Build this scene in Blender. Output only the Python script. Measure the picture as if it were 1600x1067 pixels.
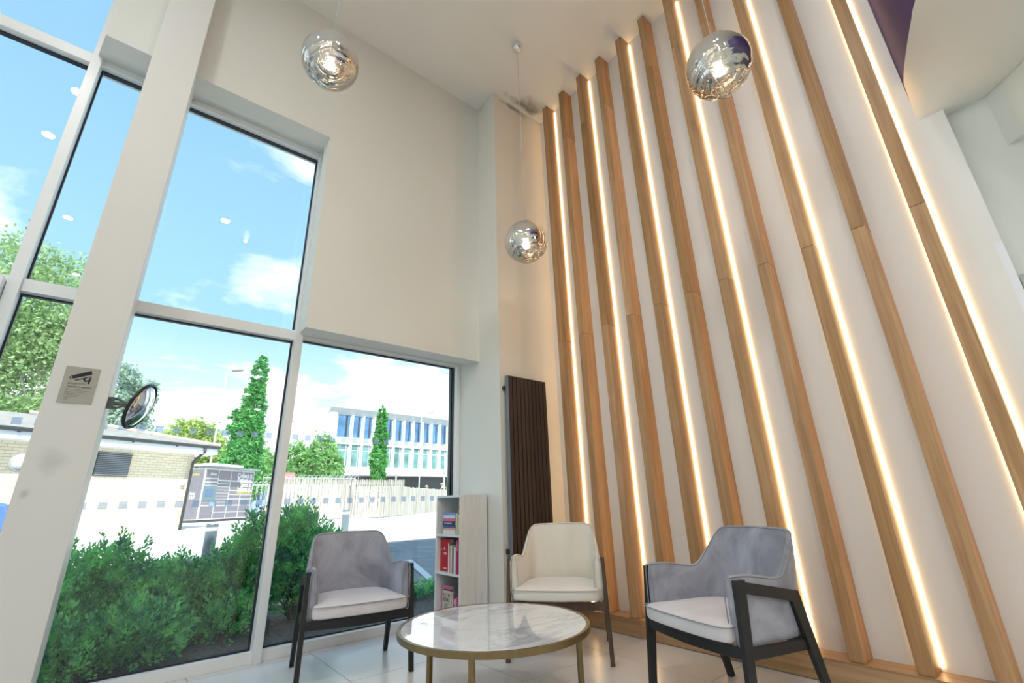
import bpy, bmesh, math, random
import numpy as np
from mathutils import Vector, Matrix
random.seed(7); rng = np.random.default_rng(7)
for o in list(bpy.data.objects): bpy.data.objects.remove(o)
SC = bpy.context.scene
COL = SC.collection
R = math.radians

# ------------------------------------------------------------------ camera
cam_d = bpy.data.cameras.new('camera'); cam = bpy.data.objects.new('camera', cam_d); COL.objects.link(cam)
SC.camera = cam
cam_d.sensor_width = 36.0; cam_d.lens = 708.6 / 1600 * 36.0; cam_d.clip_end = 500; cam_d.clip_start = 0.02
pitch, roll, yaw = R(19.402), R(-1.795), R(40.165)
fwd = Vector((math.sin(yaw)*math.cos(pitch), math.cos(yaw)*math.cos(pitch), math.sin(pitch)))
rt0 = Vector((math.cos(yaw), -math.sin(yaw), 0)); up0 = rt0.cross(fwd)
rt = rt0*math.cos(roll) + up0*math.sin(roll); up = -rt0*math.sin(roll) + up0*math.cos(roll)
mw = Matrix((rt, up, -fwd)).transposed().to_4x4(); mw.translation = Vector((0, 0, 1.0))
cam.matrix_world = mw

# ------------------------------------------------------------------ exposure
vs = SC.view_settings
vs.view_transform = 'Standard'; vs.look = 'None'; vs.exposure = 0.35; vs.gamma = 1.0; vs.use_curve_mapping = False

# ------------------------------------------------------------------ node helpers
class NT:
    def __init__(s, tree): s.t = tree; s.n = tree.nodes; s.l = tree.links
    def add(s, typ, **kw):
        n = s.n.new(typ)
        for k, v in kw.items():
            if k.startswith('i_'):
                key = k[2:]; key = int(key) if key.isdigit() else key.replace('_', ' ')
                if hasattr(v, 'is_output') or isinstance(v, bpy.types.NodeSocket): s.l.new(v, n.inputs[key])
                else: n.inputs[key].default_value = v
            else: setattr(n, k, v)
        return n
    def math(s, op, a, b=None, c=None, clamp=False):
        n = s.n.new('ShaderNodeMath'); n.operation = op; n.use_clamp = clamp
        for i, v in enumerate((a, b, c)):
            if v is None: continue
            if isinstance(v, bpy.types.NodeSocket): s.l.new(v, n.inputs[i])
            else: n.inputs[i].default_value = v
        return n.outputs[0]
    def mix(s, f, a, b, blend='MIX'):
        n = s.n.new('ShaderNodeMix'); n.data_type = 'RGBA'; n.blend_type = blend
        for idx, v in ((0, f), (6, a), (7, b)):
            if isinstance(v, bpy.types.NodeSocket): s.l.new(v, n.inputs[idx])
            else: n.inputs[idx].default_value = v if idx == 0 else (tuple(v) + (1,) if len(v) == 3 else v)
        return n.outputs[2]
    def ramp(s, f, stops):
        n = s.n.new('ShaderNodeValToRGB'); s.l.new(f, n.inputs[0])
        el = n.color_ramp.elements
        while len(el) < len(stops): el.new(0.5)
        for e, (p, c) in zip(el, stops): e.position = p; e.color = tuple(c) + (1,) if len(c) == 3 else c
        return n.outputs[0]
    def remap(s, v, a, b, c=0.0, d=1.0):
        n = s.n.new('ShaderNodeMapRange'); s.l.new(v, n.inputs[0])
        for i, x in enumerate((a, b, c, d)): n.inputs[i+1].default_value = x
        return n.outputs[0]
def mat_new(name):
    m = bpy.data.materials.new(name); m.use_nodes = True; nt = NT(m.node_tree); nt.n.clear()
    out = nt.add('ShaderNodeOutputMaterial'); bs = nt.add('ShaderNodeBsdfPrincipled'); nt.l.new(bs.outputs[0], out.inputs[0])
    return m, nt, bs, out
def setp(nt, bs, key, v):
    if isinstance(v, bpy.types.NodeSocket): nt.l.new(v, bs.inputs[key])
    else: bs.inputs[key].default_value = v if not (isinstance(v, tuple) and len(v) == 3 and key in ('Base Color', 'Emission Color', 'Sheen Tint', 'Specular Tint')) else v + (1,)
def simple(name, col, rough=0.5, metal=0.0, noise=0.0, nscale=8.0, bump=0.0, bscale=60.0, coat=0.0, sheen=0.0, **kw):
    m, nt, bs, out = mat_new(name)
    c = col
    tc = nt.add('ShaderNodeTexCoord')
    if noise > 0:
        nz = nt.add('ShaderNodeTexNoise', i_Vector=tc.outputs['Object'], i_Scale=nscale, i_Detail=4.0)
        dark = tuple(x*(1-noise) for x in col); light = tuple(min(1, x*(1+noise)) for x in col)
        c = nt.mix(nt.remap(nz.outputs[0], 0.3, 0.7), dark, light)
    setp(nt, bs, 'Base Color', c); setp(nt, bs, 'Roughness', rough); setp(nt, bs, 'Metallic', metal)
    if coat: bs.inputs['Coat Weight'].default_value = coat; bs.inputs['Coat Roughness'].default_value = 0.05
    if sheen: bs.inputs['Sheen Weight'].default_value = sheen; bs.inputs['Sheen Roughness'].default_value = 0.4
    if bump:
        nz2 = nt.add('ShaderNodeTexNoise', i_Vector=tc.outputs['Object'], i_Scale=bscale, i_Detail=3.0)
        b = nt.add('ShaderNodeBump', i_Height=nz2.outputs[0], i_Strength=bump, i_Distance=0.01); nt.l.new(b.outputs[0], bs.inputs['Normal'])
    for k, v in kw.items(): setp(nt, bs, k.replace('_', ' '), v)
    return m
def emit(name, col, s):
    m, nt, bs, out = mat_new(name); nt.n.remove(bs)
    e = nt.add('ShaderNodeEmission', i_Color=tuple(col)+(1,), i_Strength=s); nt.l.new(e.outputs[0], out.inputs[0]); return m

# ------------------------------------------------------------------ world: pale summer sky with cumulus
w = bpy.data.worlds.new('sky'); SC.world = w; w.use_nodes = True; nt = NT(w.node_tree); nt.n.clear()
tc = nt.add('ShaderNodeTexCoord'); sx = nt.add('ShaderNodeSeparateXYZ', i_Vector=tc.outputs['Generated'])
z = nt.math('MAXIMUM', sx.outputs[2], 0.0)
base = nt.ramp(z, [(0.0, (1.08, 1.16, 1.17)), (0.16, (0.86, 1.04, 1.12)), (0.34, (0.42, 0.72, 0.92)), (0.6, (0.33, 0.60, 0.86)), (1.0, (0.24, 0.48, 0.80))])
zd = nt.math('ADD', z, 0.12)
cx = nt.math('SUBTRACT', nt.math('DIVIDE', sx.outputs[0], zd), 0.15); cy = nt.math('SUBTRACT', nt.math('DIVIDE', sx.outputs[1], zd), 0.36)
cv = nt.add('ShaderNodeCombineXYZ', i_X=cx, i_Y=cy, i_Z=0.35)
n1 = nt.add('ShaderNodeTexNoise', i_Vector=cv.outputs[0], i_Scale=1.1, i_Detail=8.0, i_Roughness=0.55, i_Distortion=0.3)
thr = nt.remap(z, 0.16, 0.49, -0.05, 0.17)
dens = nt.remap(nt.math('SUBTRACT', n1.outputs[0], thr), 0.44, 0.53)
cl = nt.mix(dens, base, (1.30, 1.30, 1.30))
bg = nt.add('ShaderNodeBackground', i_Color=cl, i_Strength=1.0)
wo = nt.add('ShaderNodeOutputWorld'); nt.l.new(bg.outputs[0], wo.inputs[0])

# ------------------------------------------------------------------ sun (behind the building, lighting the car park)
sd = bpy.data.lights.new('sun', 'SUN'); sd.energy = 6.0; sd.angle = R(0.6); sd.color = (1.0, 0.95, 0.86)
so = bpy.data.objects.new('sun', sd); COL.objects.link(so)
el, az = R(50), R(14)
sdir = Vector((math.sin(az)*math.cos(el), math.cos(az)*math.cos(el), -math.sin(el)))
so.rotation_euler = sdir.to_track_quat('-Z', 'Y').to_euler(); so.location = (0, -10, 20)

# ------------------------------------------------------------------ mesh helpers
class MB:
    def __init__(s): s.v = []; s.f = []
    def add(s, vs_, fs):
        o = len(s.v); s.v += [tuple(v) for v in vs_]; s.f += [tuple(i+o for i in f) for f in fs]; return s
    def box(s, x0, x1, y0, y1, z0, z1, M=None):
        v = [Vector((x, y, z_)) for x in (x0, x1) for y in (y0, y1) for z_ in (z0, z1)]
        if M is not None: v = [M @ p for p in v]
        return s.add(v, [(0,1,3,2), (4,6,7,5), (0,4,5,1), (2,3,7,6), (0,2,6,4), (1,5,7,3)])
    def frus(s, a, b):
        """a,b: lists of 4 points (bottom ring, top ring)"""
        return s.add(list(a)+list(b), [(3,2,1,0), (4,5,6,7)] + [(i, (i+1) % 4, (i+1) % 4+4, i+4) for i in range(4)])
    def ring(s, rings, closed_u=True, cap=True):
        n = len(rings[0]); vs_ = [p for r in rings for p in r]; fs = []
        for j in range(len(rings)-1):
            for i in range(n if closed_u else n-1):
                k = (i+1) % n; fs.append((j*n+i, j*n+k, (j+1)*n+k, (j+1)*n+i))
        if cap: fs.append(tuple(reversed(range(n)))); fs.append(tuple(range((len(rings)-1)*n, len(rings)*n)))
        return s.add(vs_, fs)
    def tube(s, pts, r, n=10, cap=True):
        pts = [Vector(p) for p in pts]; rs = r if isinstance(r, (list, tuple)) else [r]*len(pts); rings = []
        t = (pts[1]-pts[0]).normalized(); a = t.orthogonal().normalized()
        for i, p in enumerate(pts):
            t = (pts[min(i+1, len(pts)-1)] - pts[max(i-1, 0)]).normalized()
            a = (a - t*a.dot(t)).normalized(); b = t.cross(a)
            rings.append([p + (a*math.cos(q)+b*math.sin(q))*rs[i] for q in [2*math.pi*k/n for k in range(n)]])
        return s.ring(rings, cap=cap)
    def lathe(s, prof, n=32, c=(0, 0, 0)):
        rings = [[(c[0]+r*math.cos(2*math.pi*k/n), c[1]+r*math.sin(2*math.pi*k/n), c[2]+z_) for k in range(n)] for r, z_ in prof]
        return s.ring(rings)
    def prism(s, poly, axis, a, b):
        """extrude 2D poly along axis index"""
        def mk(p, t):
            q = list(p); q.insert(axis, t); return tuple(q)
        n = len(poly)
        return s.add([mk(p, a) for p in poly]+[mk(p, b) for p in poly], [tuple(range(n)), tuple(reversed(range(n, 2*n)))] + [(i, (i+1) % n, (i+1) % n+n, i+n) for i in range(n)])
    def mesh(s, name, mat, smooth=False):
        me = bpy.data.meshes.new(name); me.from_pydata(s.v, [], s.f)
        bm = bmesh.new(); bm.from_mesh(me); bmesh.ops.recalc_face_normals(bm, faces=bm.faces); bm.to_mesh(me); bm.free()
        if mat: me.materials.append(mat)
        if smooth: me.polygons.foreach_set('use_smooth', [True]*len(me.polygons))
        return me
    def build(s, name, mat, parent=None, smooth=False, bevel=0.0, loc=None, rot=None):
        return link(name, s.mesh(name, mat, smooth), parent, bevel, loc, rot)
def link(name, me, parent=None, bevel=0.0, loc=None, rot=None):
    o = bpy.data.objects.new(name, me); COL.objects.link(o)
    if parent is not None: o.parent = parent
    if loc is not None: o.location = loc
    if rot is not None: o.rotation_euler = rot
    if bevel:
        m = o.modifiers.new('bevel', 'BEVEL'); m.width = bevel; m.segments = 2; m.limit_method = 'ANGLE'; m.angle_limit = R(40)
    return o
def smooth_angle(o, deg=40):
    me = o.data; me.polygons.foreach_set('use_smooth', [True]*len(me.polygons))
    bm = bmesh.new(); bm.from_mesh(me)
    for e in bm.edges:
        if len(e.link_faces) == 2 and e.calc_face_angle(0) > R(deg): e.smooth = False
    bm.to_mesh(me); bm.free()
def empty(name, label, cat, loc=(0, 0, 0), rz=0.0, group=None):
    o = bpy.data.objects.new(name, None); COL.objects.link(o); o.location = loc; o.rotation_euler = (0, 0, rz); o.empty_display_size = 0.1
    return tag(o, label, cat, group)
def tag(o, label=None, cat=None, group=None, kind=None):
    if label: o['label'] = label
    if cat: o['category'] = cat
    if group: o['group'] = group
    if kind: o['kind'] = kind
    return o
def struct(o, label=None, cat=None): o['kind'] = 'structure'; return tag(o, label, cat)
def copy_tree(o, parent=None):
    c = o.copy(); COL.objects.link(c); c.parent = parent
    for ch in list(o.children): copy_tree(ch, c)
    return c
def text(name, s, size, mat, parent, M, align='LEFT', ext=0.0006, bold=False, sx=1.0):
    cu = bpy.data.curves.new(name, 'FONT'); cu.body = s; cu.size = size; cu.extrude = ext; cu.align_x = align
    if bold: cu.offset = size*0.02
    cu.resolution_u = 3
    t = bpy.data.objects.new(name, cu); COL.objects.link(t)
    dg = bpy.context.evaluated_depsgraph_get(); me = bpy.data.meshes.new_from_object(t.evaluated_get(dg))
    bpy.data.objects.remove(t)
    me.materials.clear(); me.materials.append(mat); me.transform(M @ Matrix.Diagonal((sx, 1, 1, 1)))
    return link(name, me, parent)
def frame_mat(origin, xdir, ydir):
    x = Vector(xdir).normalized(); y = Vector(ydir).normalized(); z_ = x.cross(y)
    m = Matrix((x, y, z_)).transposed().to_4x4(); m.translation = Vector(origin); return m

# ------------------------------------------------------------------ materials
def plaster(name, col, stains=(), rough=0.65):
    m, nt, bs, out = mat_new(name); tc = nt.add('ShaderNodeTexCoord')
    nz = nt.add('ShaderNodeTexNoise', i_Vector=tc.outputs['Object'], i_Scale=1.3, i_Detail=3.0)
    c = nt.mix(nt.remap(nz.outputs[0], 0.3, 0.7), tuple(x*0.975 for x in col), col)
    for (p, rad, dc, st) in stains:
        dd = nt.add('ShaderNodeVectorMath', operation='SUBTRACT', i_0=tc.outputs['Object'], i_1=p)
        dv = nt.add('ShaderNodeVectorMath', operation='DIVIDE', i_0=dd.outputs[0], i_1=rad)
        ln = nt.add('ShaderNodeVectorMath', operation='LENGTH', i_0=dv.outputs[0])
        nn = nt.add('ShaderNodeTexNoise', i_Vector=tc.outputs['Object'], i_Scale=9.0, i_Detail=5.0)
        v = nt.math('ADD', ln.outputs['Value'], nt.math('MULTIPLY', nt.math('SUBTRACT', nn.outputs[0], 0.5), 1.6))
        f = nt.math('MULTIPLY', nt.remap(v, 1.0, 0.15), st, clamp=True)
        c = nt.mix(f, c, dc)
    setp(nt, bs, 'Base Color', c); setp(nt, bs, 'Roughness', rough)
    n2 = nt.add('ShaderNodeTexNoise', i_Vector=tc.outputs['Object'], i_Scale=140.0, i_Detail=2.0)
    b = nt.add('ShaderNodeBump', i_Height=n2.outputs[0], i_Strength=0.06, i_Distance=0.004); nt.l.new(b.outputs[0], bs.inputs['Normal'])
    return m
M_wall = plaster('wall_paint', (0.775, 0.785, 0.735))
M_wallS = plaster('wall_paint_slats', (0.84, 0.855, 0.845))
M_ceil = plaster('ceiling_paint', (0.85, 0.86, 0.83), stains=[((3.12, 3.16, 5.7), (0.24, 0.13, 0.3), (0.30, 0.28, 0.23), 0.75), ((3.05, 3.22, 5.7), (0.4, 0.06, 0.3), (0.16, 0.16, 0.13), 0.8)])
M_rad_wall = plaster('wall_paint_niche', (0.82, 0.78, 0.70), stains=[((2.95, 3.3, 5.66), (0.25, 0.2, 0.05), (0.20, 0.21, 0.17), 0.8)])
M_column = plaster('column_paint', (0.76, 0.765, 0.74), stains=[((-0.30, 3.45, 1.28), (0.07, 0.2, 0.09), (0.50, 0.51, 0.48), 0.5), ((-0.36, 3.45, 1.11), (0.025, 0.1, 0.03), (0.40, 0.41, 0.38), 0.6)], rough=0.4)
M_purple = simple('purple_paint', (0.060, 0.038, 0.155), 0.6, Specular_IOR_Level=0.2)
M_frame = simple('white_aluminium', (0.88, 0.90, 0.895), 0.3)
M_gasket = simple('black_gasket', (0.012, 0.016, 0.03), 0.4)
def wood(name, c1, c2, c3, rough=0.42, axis=2, sc=1.0):
    m, nt, bs, out = mat_new(name); tc = nt.add('ShaderNodeTexCoord'); oi = nt.add('ShaderNodeObjectInfo')
    off = nt.add('ShaderNodeCombineXYZ', i_X=nt.math('MULTIPLY', oi.outputs['Random'], 17.0), i_Y=nt.math('MULTIPLY', oi.outputs['Random'], 9.0), i_Z=nt.math('MULTIPLY', oi.outputs['Random'], 31.0))
    ad = nt.add('ShaderNodeVectorMath', operation='ADD', i_0=tc.outputs['Object'], i_1=off.outputs[0])
    s = [22.0*sc]*3; s[axis] = 1.1*sc
    mp = nt.add('ShaderNodeMapping', i_Vector=ad.outputs[0]); mp.inputs['Scale'].default_value = s
    n1 = nt.add('ShaderNodeTexNoise', i_Vector=mp.outputs[0], i_Scale=1.0, i_Detail=6.0, i_Roughness=0.6, i_Distortion=0.8)
    s2 = [90.0*sc]*3; s2[axis] = 2.5*sc
    mp2 = nt.add('ShaderNodeMapping', i_Vector=ad.outputs[0]); mp2.inputs['Scale'].default_value = s2
    n2 = nt.add('ShaderNodeTexNoise', i_Vector=mp2.outputs[0], i_Scale=1.0, i_Detail=3.0)
    c = nt.ramp(n1.outputs[0], [(0.28, c1), (0.5, c2), (0.72, c3)])
    c = nt.mix(nt.math('MULTIPLY', nt.remap(n2.outputs[0], 0.45, 0.75), 0.35), c, tuple(x*0.6 for x in c1))
    hs = nt.add('ShaderNodeHueSaturation', i_Color=c, i_Hue=0.5); nt.l.new(nt.remap(oi.outputs['Random'], 0, 1, 0.82, 1.12), hs.inputs['Value']); nt.l.new(nt.remap(oi.outputs['Random'], 0, 1, 1.05, 0.92), hs.inputs['Saturation'])
    setp(nt, bs, 'Base Color', hs.outputs[0]); setp(nt, bs, 'Roughness', rough)
    b = nt.add('ShaderNodeBump', i_Height=n2.outputs[0], i_Strength=0.12, i_Distance=0.002); nt.l.new(b.outputs[0], bs.inputs['Normal'])
    return m
M_oak = wood('oak_batten', (0.34, 0.175, 0.070), (0.47, 0.265, 0.115), (0.57, 0.345, 0.165))
M_oakh = wood('oak_plinth', (0.36, 0.20, 0.09), (0.50, 0.31, 0.16), (0.58, 0.38, 0.21), axis=1, sc=0.6)
M_led = emit('warm_led', (1.0, 0.64, 0.30), 9.5)
def tile_mat():
    m, nt, bs, out = mat_new('porcelain_tile'); tc = nt.add('ShaderNodeTexCoord'); oi = nt.add('ShaderNodeObjectInfo')
    nz = nt.add('ShaderNodeTexNoise', i_Vector=tc.outputs['Object'], i_Scale=1.6, i_Detail=1.5, i_Roughness=0.5)
    c = nt.mix(nt.remap(nz.outputs[0], 0.2, 0.8), (0.725, 0.725, 0.725), (0.755, 0.755, 0.755))
    c = nt.mix(nt.math('MULTIPLY', oi.outputs['Random'], 0.4), c, (0.68, 0.68, 0.68))
    setp(nt, bs, 'Base Color', c); setp(nt, bs, 'Roughness', 0.27); return m
M_tile = tile_mat(); M_grout = simple('tile_grout', (0.28, 0.28, 0.28), 0.8)
def glass_mat(name, tint, refl=0.85):
    m, nt, bs, out = mat_new(name); nt.n.remove(bs)
    tr = nt.add('ShaderNodeBsdfTransparent', i_Color=tint+(1,)); gl = nt.add('ShaderNodeBsdfGlossy', i_Color=(1, 1, 1, 1), i_Roughness=0.0)
    ge = nt.add('ShaderNodeNewGeometry'); ior = nt.remap(ge.outputs['Backfacing'], 0, 1, 1.5, 1/1.5); fr = nt.add('ShaderNodeFresnel', i_IOR=ior); f = nt.math('MULTIPLY', fr.outputs[0], refl, clamp=True)
    mx = nt.add('ShaderNodeMixShader'); nt.l.new(f, mx.inputs[0]); nt.l.new(tr.outputs[0], mx.inputs[1]); nt.l.new(gl.outputs[0], mx.inputs[2]); nt.l.new(mx.outputs[0], out.inputs[0]); return m
M_glass = glass_mat('window_glass', (0.95, 0.99, 0.995), 0.8)
M_sticker, nt, bs, out = mat_new('frosted_vinyl'); nt.n.remove(bs)
_a = nt.add('ShaderNodeBsdfTransparent', i_Color=(0.62, 0.70, 0.88, 1)); _b = nt.add('ShaderNodeBsdfTranslucent', i_Color=(0.75, 0.82, 0.98, 1)); _c = nt.add('ShaderNodeBsdfDiffuse', i_Color=(0.45, 0.52, 0.68, 1))
_m = nt.add('ShaderNodeMixShader', i_Fac=0.40); nt.l.new(_a.outputs[0], _m.inputs[1]); nt.l.new(_b.outputs[0], _m.inputs[2])
_m2 = nt.add('ShaderNodeMixShader', i_Fac=0.12); nt.l.new(_m.outputs[0], _m2.inputs[1]); nt.l.new(_c.outputs[0], _m2.inputs[2]); nt.l.new(_m2.outputs[0], out.inputs[0])
def velvet(name, col, var=0.35):
    m, nt, bs, out = mat_new(name); tc = nt.add('ShaderNodeTexCoord'); oi = nt.add('ShaderNodeObjectInfo')
    ad = nt.add('ShaderNodeVectorMath', operation='ADD', i_0=tc.outputs['Object'], i_1=nt.math('MULTIPLY', oi.outputs['Random'], 7.0))
    n1 = nt.add('ShaderNodeTexNoise', i_Vector=ad.outputs[0], i_Scale=3.2, i_Detail=5.0, i_Roughness=0.6, i_Distortion=0.9)
    c = nt.mix(nt.remap(n1.outputs[0], 0.38, 0.70), tuple(x*(1+var*0.25) for x in col), tuple(x*(1-var) for x in col))
    setp(nt, bs, 'Base Color', c); setp(nt, bs, 'Roughness', 0.75)
    bs.inputs['Sheen Weight'].default_value = 0.55; bs.inputs['Sheen Roughness'].default_value = 0.35; bs.inputs['Sheen Tint'].default_value = (0.85, 0.86, 1.0, 1)
    n2 = nt.add('ShaderNodeTexNoise', i_Vector=tc.outputs['Object'], i_Scale=300.0, i_Detail=2.0)
    b = nt.add('ShaderNodeBump', i_Height=n2.outputs[0], i_Strength=0.08, i_Distance=0.002); nt.l.new(b.outputs[0], bs.inputs['Normal'])
    return m
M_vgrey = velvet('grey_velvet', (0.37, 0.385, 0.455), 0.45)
M_vgrey_seat_lit = velvet('grey_velvet_seat_lit', (0.72, 0.70, 0.735), 0.10)  # same grey velvet, lightened: light falling on the seat put into its colour
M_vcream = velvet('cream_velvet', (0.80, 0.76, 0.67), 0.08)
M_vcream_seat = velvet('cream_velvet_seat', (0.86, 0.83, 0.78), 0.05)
M_pipe_g = simple('grey_piping', (0.30, 0.31, 0.35), 0.7); M_pipe_c = simple('cream_piping', (0.58, 0.55, 0.50), 0.7)
M_black = simple('black_lacquered_wood', (0.012, 0.013, 0.016), 0.38)
M_walnut = wood('walnut_frame', (0.06, 0.035, 0.025), (0.10, 0.06, 0.04), (0.14, 0.09, 0.06), sc=1.5)
M_gold = simple('brushed_brass', (0.25, 0.185, 0.09), 0.34, 0.9, noise=0.08, nscale=30)
M_chrome = simple('chrome', (0.86, 0.86, 0.87), 0.04, 1.0)
def marble():
    m, nt, bs, out = mat_new('white_marble'); tc = nt.add('ShaderNodeTexCoord')
    mp = nt.add('ShaderNodeMapping', i_Vector=tc.outputs['Object']); mp.inputs['Scale'].default_value = (1.2, 3.4, 1); mp.inputs['Rotation'].default_value = (0, 0, R(18))
    n1 = nt.add('ShaderNodeTexNoise', i_Vector=mp.outputs[0], i_Scale=1.9, i_Detail=9.0, i_Roughness=0.62, i_Distortion=1.6)
    ab = nt.math('ABSOLUTE', nt.math('SUBTRACT', n1.outputs[0], 0.52))
    vein = nt.remap(ab, 0.0, 0.07, 1.0, 0.0)
    n2 = nt.add('ShaderNodeTexNoise', i_Vector=mp.outputs[0], i_Scale=1.1, i_Detail=4.0)
    msk = nt.math('MULTIPLY', nt.remap(n2.outputs[0], 0.42, 0.68), vein)
    c = nt.mix(nt.math('MULTIPLY', msk, 0.75), (0.84, 0.88, 0.93), (0.34, 0.33, 0.42))
    setp(nt, bs, 'Base Color', c); setp(nt, bs, 'Roughness', 0.02); bs.inputs['IOR'].default_value = 1.9
    bs.inputs['Coat Weight'].default_value = 0.6; bs.inputs['Coat Roughness'].default_value = 0.02; return m
M_marble = marble()
M_anthr = simple('anthracite_radiator', (0.040, 0.026, 0.022), 0.42)
M_anthr_side = simple('radiator_side', (0.16, 0.19, 0.23), 0.35)
M_shelf = wood('white_ash_shelf', (0.76, 0.75, 0.72), (0.80, 0.79, 0.76), (0.83, 0.82, 0.79), rough=0.4, sc=1.6)
M_asphalt = simple('asphalt', (0.27, 0.28, 0.30), 0.9, noise=0.18, nscale=3.0, bump=0.4, bscale=60)
M_soil = simple('bark_mulch', (0.10, 0.08, 0.075), 0.95, noise=0.6, nscale=26, bump=1.0, bscale=34)
M_white_line = simple('road_paint', (0.72, 0.74, 0.78), 0.7, noise=0.08)
M_leafmat = {}
def leaf(name, c1, c2, trans=0.35, ns=2.5):
    m, nt, bs, out = mat_new(name); tc = nt.add('ShaderNodeTexCoord')
    n1 = nt.add('ShaderNodeTexNoise', i_Vector=tc.outputs['Object'], i_Scale=ns, i_Detail=4.0)
    n2 = nt.add('ShaderNodeTexWhiteNoise', i_Vector=tc.outputs['Object'])
    f = nt.remap(n1.outputs[0], 0.36, 0.64)
    c = nt.mix(f, c1, c2); setp(nt, bs, 'Base Color', c); setp(nt, bs, 'Roughness', 0.5)
    tl = nt.add('ShaderNodeBsdfTranslucent'); nt.l.new(c, tl.inputs[0])
    mx = nt.add('ShaderNodeMixShader', i_Fac=trans); nt.l.new(bs.outputs[0], mx.inputs[1]); nt.l.new(tl.outputs[0], mx.inputs[2]); nt.l.new(mx.outputs[0], out.inputs[0]); return m
M_leaf_shrub = leaf('box_leaves', (0.035, 0.25, 0.14), (0.34, 0.88, 0.26), 0.42, 7.5)  # darker green patches paint shaded hollows into the leaf colour
M_leaf_birch = leaf('birch_leaves', (0.24, 0.42, 0.16), (0.46, 0.62, 0.30), 0.4, 0.7)
M_leaf_col = leaf('hornbeam_leaves', (0.07, 0.34, 0.09), (0.18, 0.56, 0.16), 0.35, 1.2)
M_leaf_yel = leaf('maple_leaves', (0.30, 0.46, 0.10), (0.56, 0.68, 0.22), 0.4, 1.2)
M_leaf_far = leaf('far_leaves', (0.18, 0.44, 0.12), (0.36, 0.62, 0.24), 0.4, 1.0)
M_leaf_grey = leaf('eucalyptus_leaves', (0.30, 0.44, 0.36), (0.48, 0.62, 0.50), 0.4, 1.0)
M_bark = simple('bark', (0.14, 0.11, 0.09), 0.9, noise=0.3)
M_bark_w = simple('birch_bark', (0.62, 0.60, 0.58), 0.8, noise=0.3, nscale=5)
def brick_mat():
    m, nt, bs, out = mat_new('buff_brick'); tc = nt.add('ShaderNodeTexCoord')
    mp = nt.add('ShaderNodeMapping', i_Vector=tc.outputs['Object']); mp.inputs['Rotation'].default_value = (R(90), 0, 0)
    bt = nt.add('ShaderNodeTexBrick', i_Vector=mp.outputs[0], i_Scale=1.0)
    bt.inputs['Color1'].default_value = (0.78, 0.68, 0.50, 1); bt.inputs['Color2'].default_value = (0.86, 0.78, 0.62, 1); bt.inputs['Mortar'].default_value = (0.56, 0.47, 0.32, 1)
    bt.inputs['Brick Width'].default_value = 0.225; bt.inputs['Row Height'].default_value = 0.075; bt.inputs['Mortar Size'].default_value = 0.008
    setp(nt, bs, 'Base Color', bt.outputs[0]); setp(nt, bs, 'Roughness', 0.9); return m
M_brick = brick_mat()

# ------------------------------------------------------------------ room setting
XW, XS, YC, CEIL = 3.395, 3.252, 3.985, 5.70     # slat wall, batten front, frame front, ceiling
XL, YB = -5.2, -6.2
flb = MB().box(XL-.2, XW+1.5, YB-.2, 4.12, -0.30, -0.004).build('floor', M_grout); struct(flb)
t0 = 0.747
for i in range(-9, 4):
    for j in range(-11, 4):
        x0 = 1.31+t0*i; y0 = 1.668+t0*j; x1, y1 = min(x0+t0, XW), min(y0+t0, YC+.01); x0 = max(x0, XL); y0c = max(y0, YB)
        if x1-x0 < .02 or y1-y0c < .02: continue
        g = 0.0022
        MB().box(x0+g, x1-g, y0c+g, y1-g, -0.006, 0.0).build('floor_tile', M_tile, flb)
ce = MB().box(XL-.2, XW+2.2, YB-.2, 4.15, CEIL, CEIL+.25).build('ceiling', M_ceil); struct(ce)
# slat wall: lower part reaches farther than the upper part (mezzanine opening)
ww = MB().box(XW, XW+.2, 0.05, 3.5, 3.15, CEIL).box(XW, XW+.2, -.067, 3.5, 0, 3.15).build('wall_right', M_wallS); struct(ww)
# niche wall behind radiator and solid corner
nw = MB().box(2.628, XW, 3.303, 4.12, 0, CEIL).build('wall_corner', M_rad_wall); struct(nw)
# bright face beside the window (own paint skin, continuous corner pier)
pf = MB().box(2.618, 2.628, 3.303, 4.05, 0, CEIL).build('trim_1', M_wall, None, bevel=0.002); struct(pf)
# spandrel wall above the windows with splayed soffits
sp = MB()
YF = 3.63
sp.prism([(0.912, 2.362), (2.62, 2.362), (2.62, CEIL), (-0.69, CEIL), (-0.69, 4.27), (0.912, 4.27)], 1, YF, 3.80)
# splayed reveals back to the frames
sp.add([(0.912, YF, 2.362), (2.618, YF, 2.362), (2.618, 4.0, 2.41), (0.97, 4.0, 2.41)], [(0, 1, 2, 3)])
sp.add([(0.912, YF, 4.27), (0.912, YF, 2.362), (0.97, 4.0, 2.41), (0.97, 4.0, 4.345)], [(0, 1, 2, 3)])
sp.add([(-0.69, YF, 4.27), (0.912, YF, 4.27), (0.97, 4.0, 4.345), (-0.76, 4.0, 4.345)], [(0, 1, 2, 3)])
sp.add([(-0.69, YF, 4.27), (-0.76, 4.0, 4.345), (-0.76, 4.0, CEIL), (-0.69, YF, CEIL)], [(0, 1, 2, 3)])
sp.box(-0.76, 0.97, 4.0, 4.2, 4.36, CEIL).box(0.97, 2.628, 4.0, 4.2, 2.44, CEIL)
sp = sp.build('wall_front', M_wall); struct(sp)
co = MB().box(-.402, -.142, 3.45, 3.99, 0, CEIL).build('column', M_column, bevel=0.003); struct(co)
lw = MB().box(XL-.2, XL, YB-.2, 4.2, 0, CEIL).build('wall_left', M_wall); struct(lw)
bw = MB().box(XL-.2, XW+1.5, YB-.2, YB, 0, CEIL).build('wall_back', M_wall); struct(bw)
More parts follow.
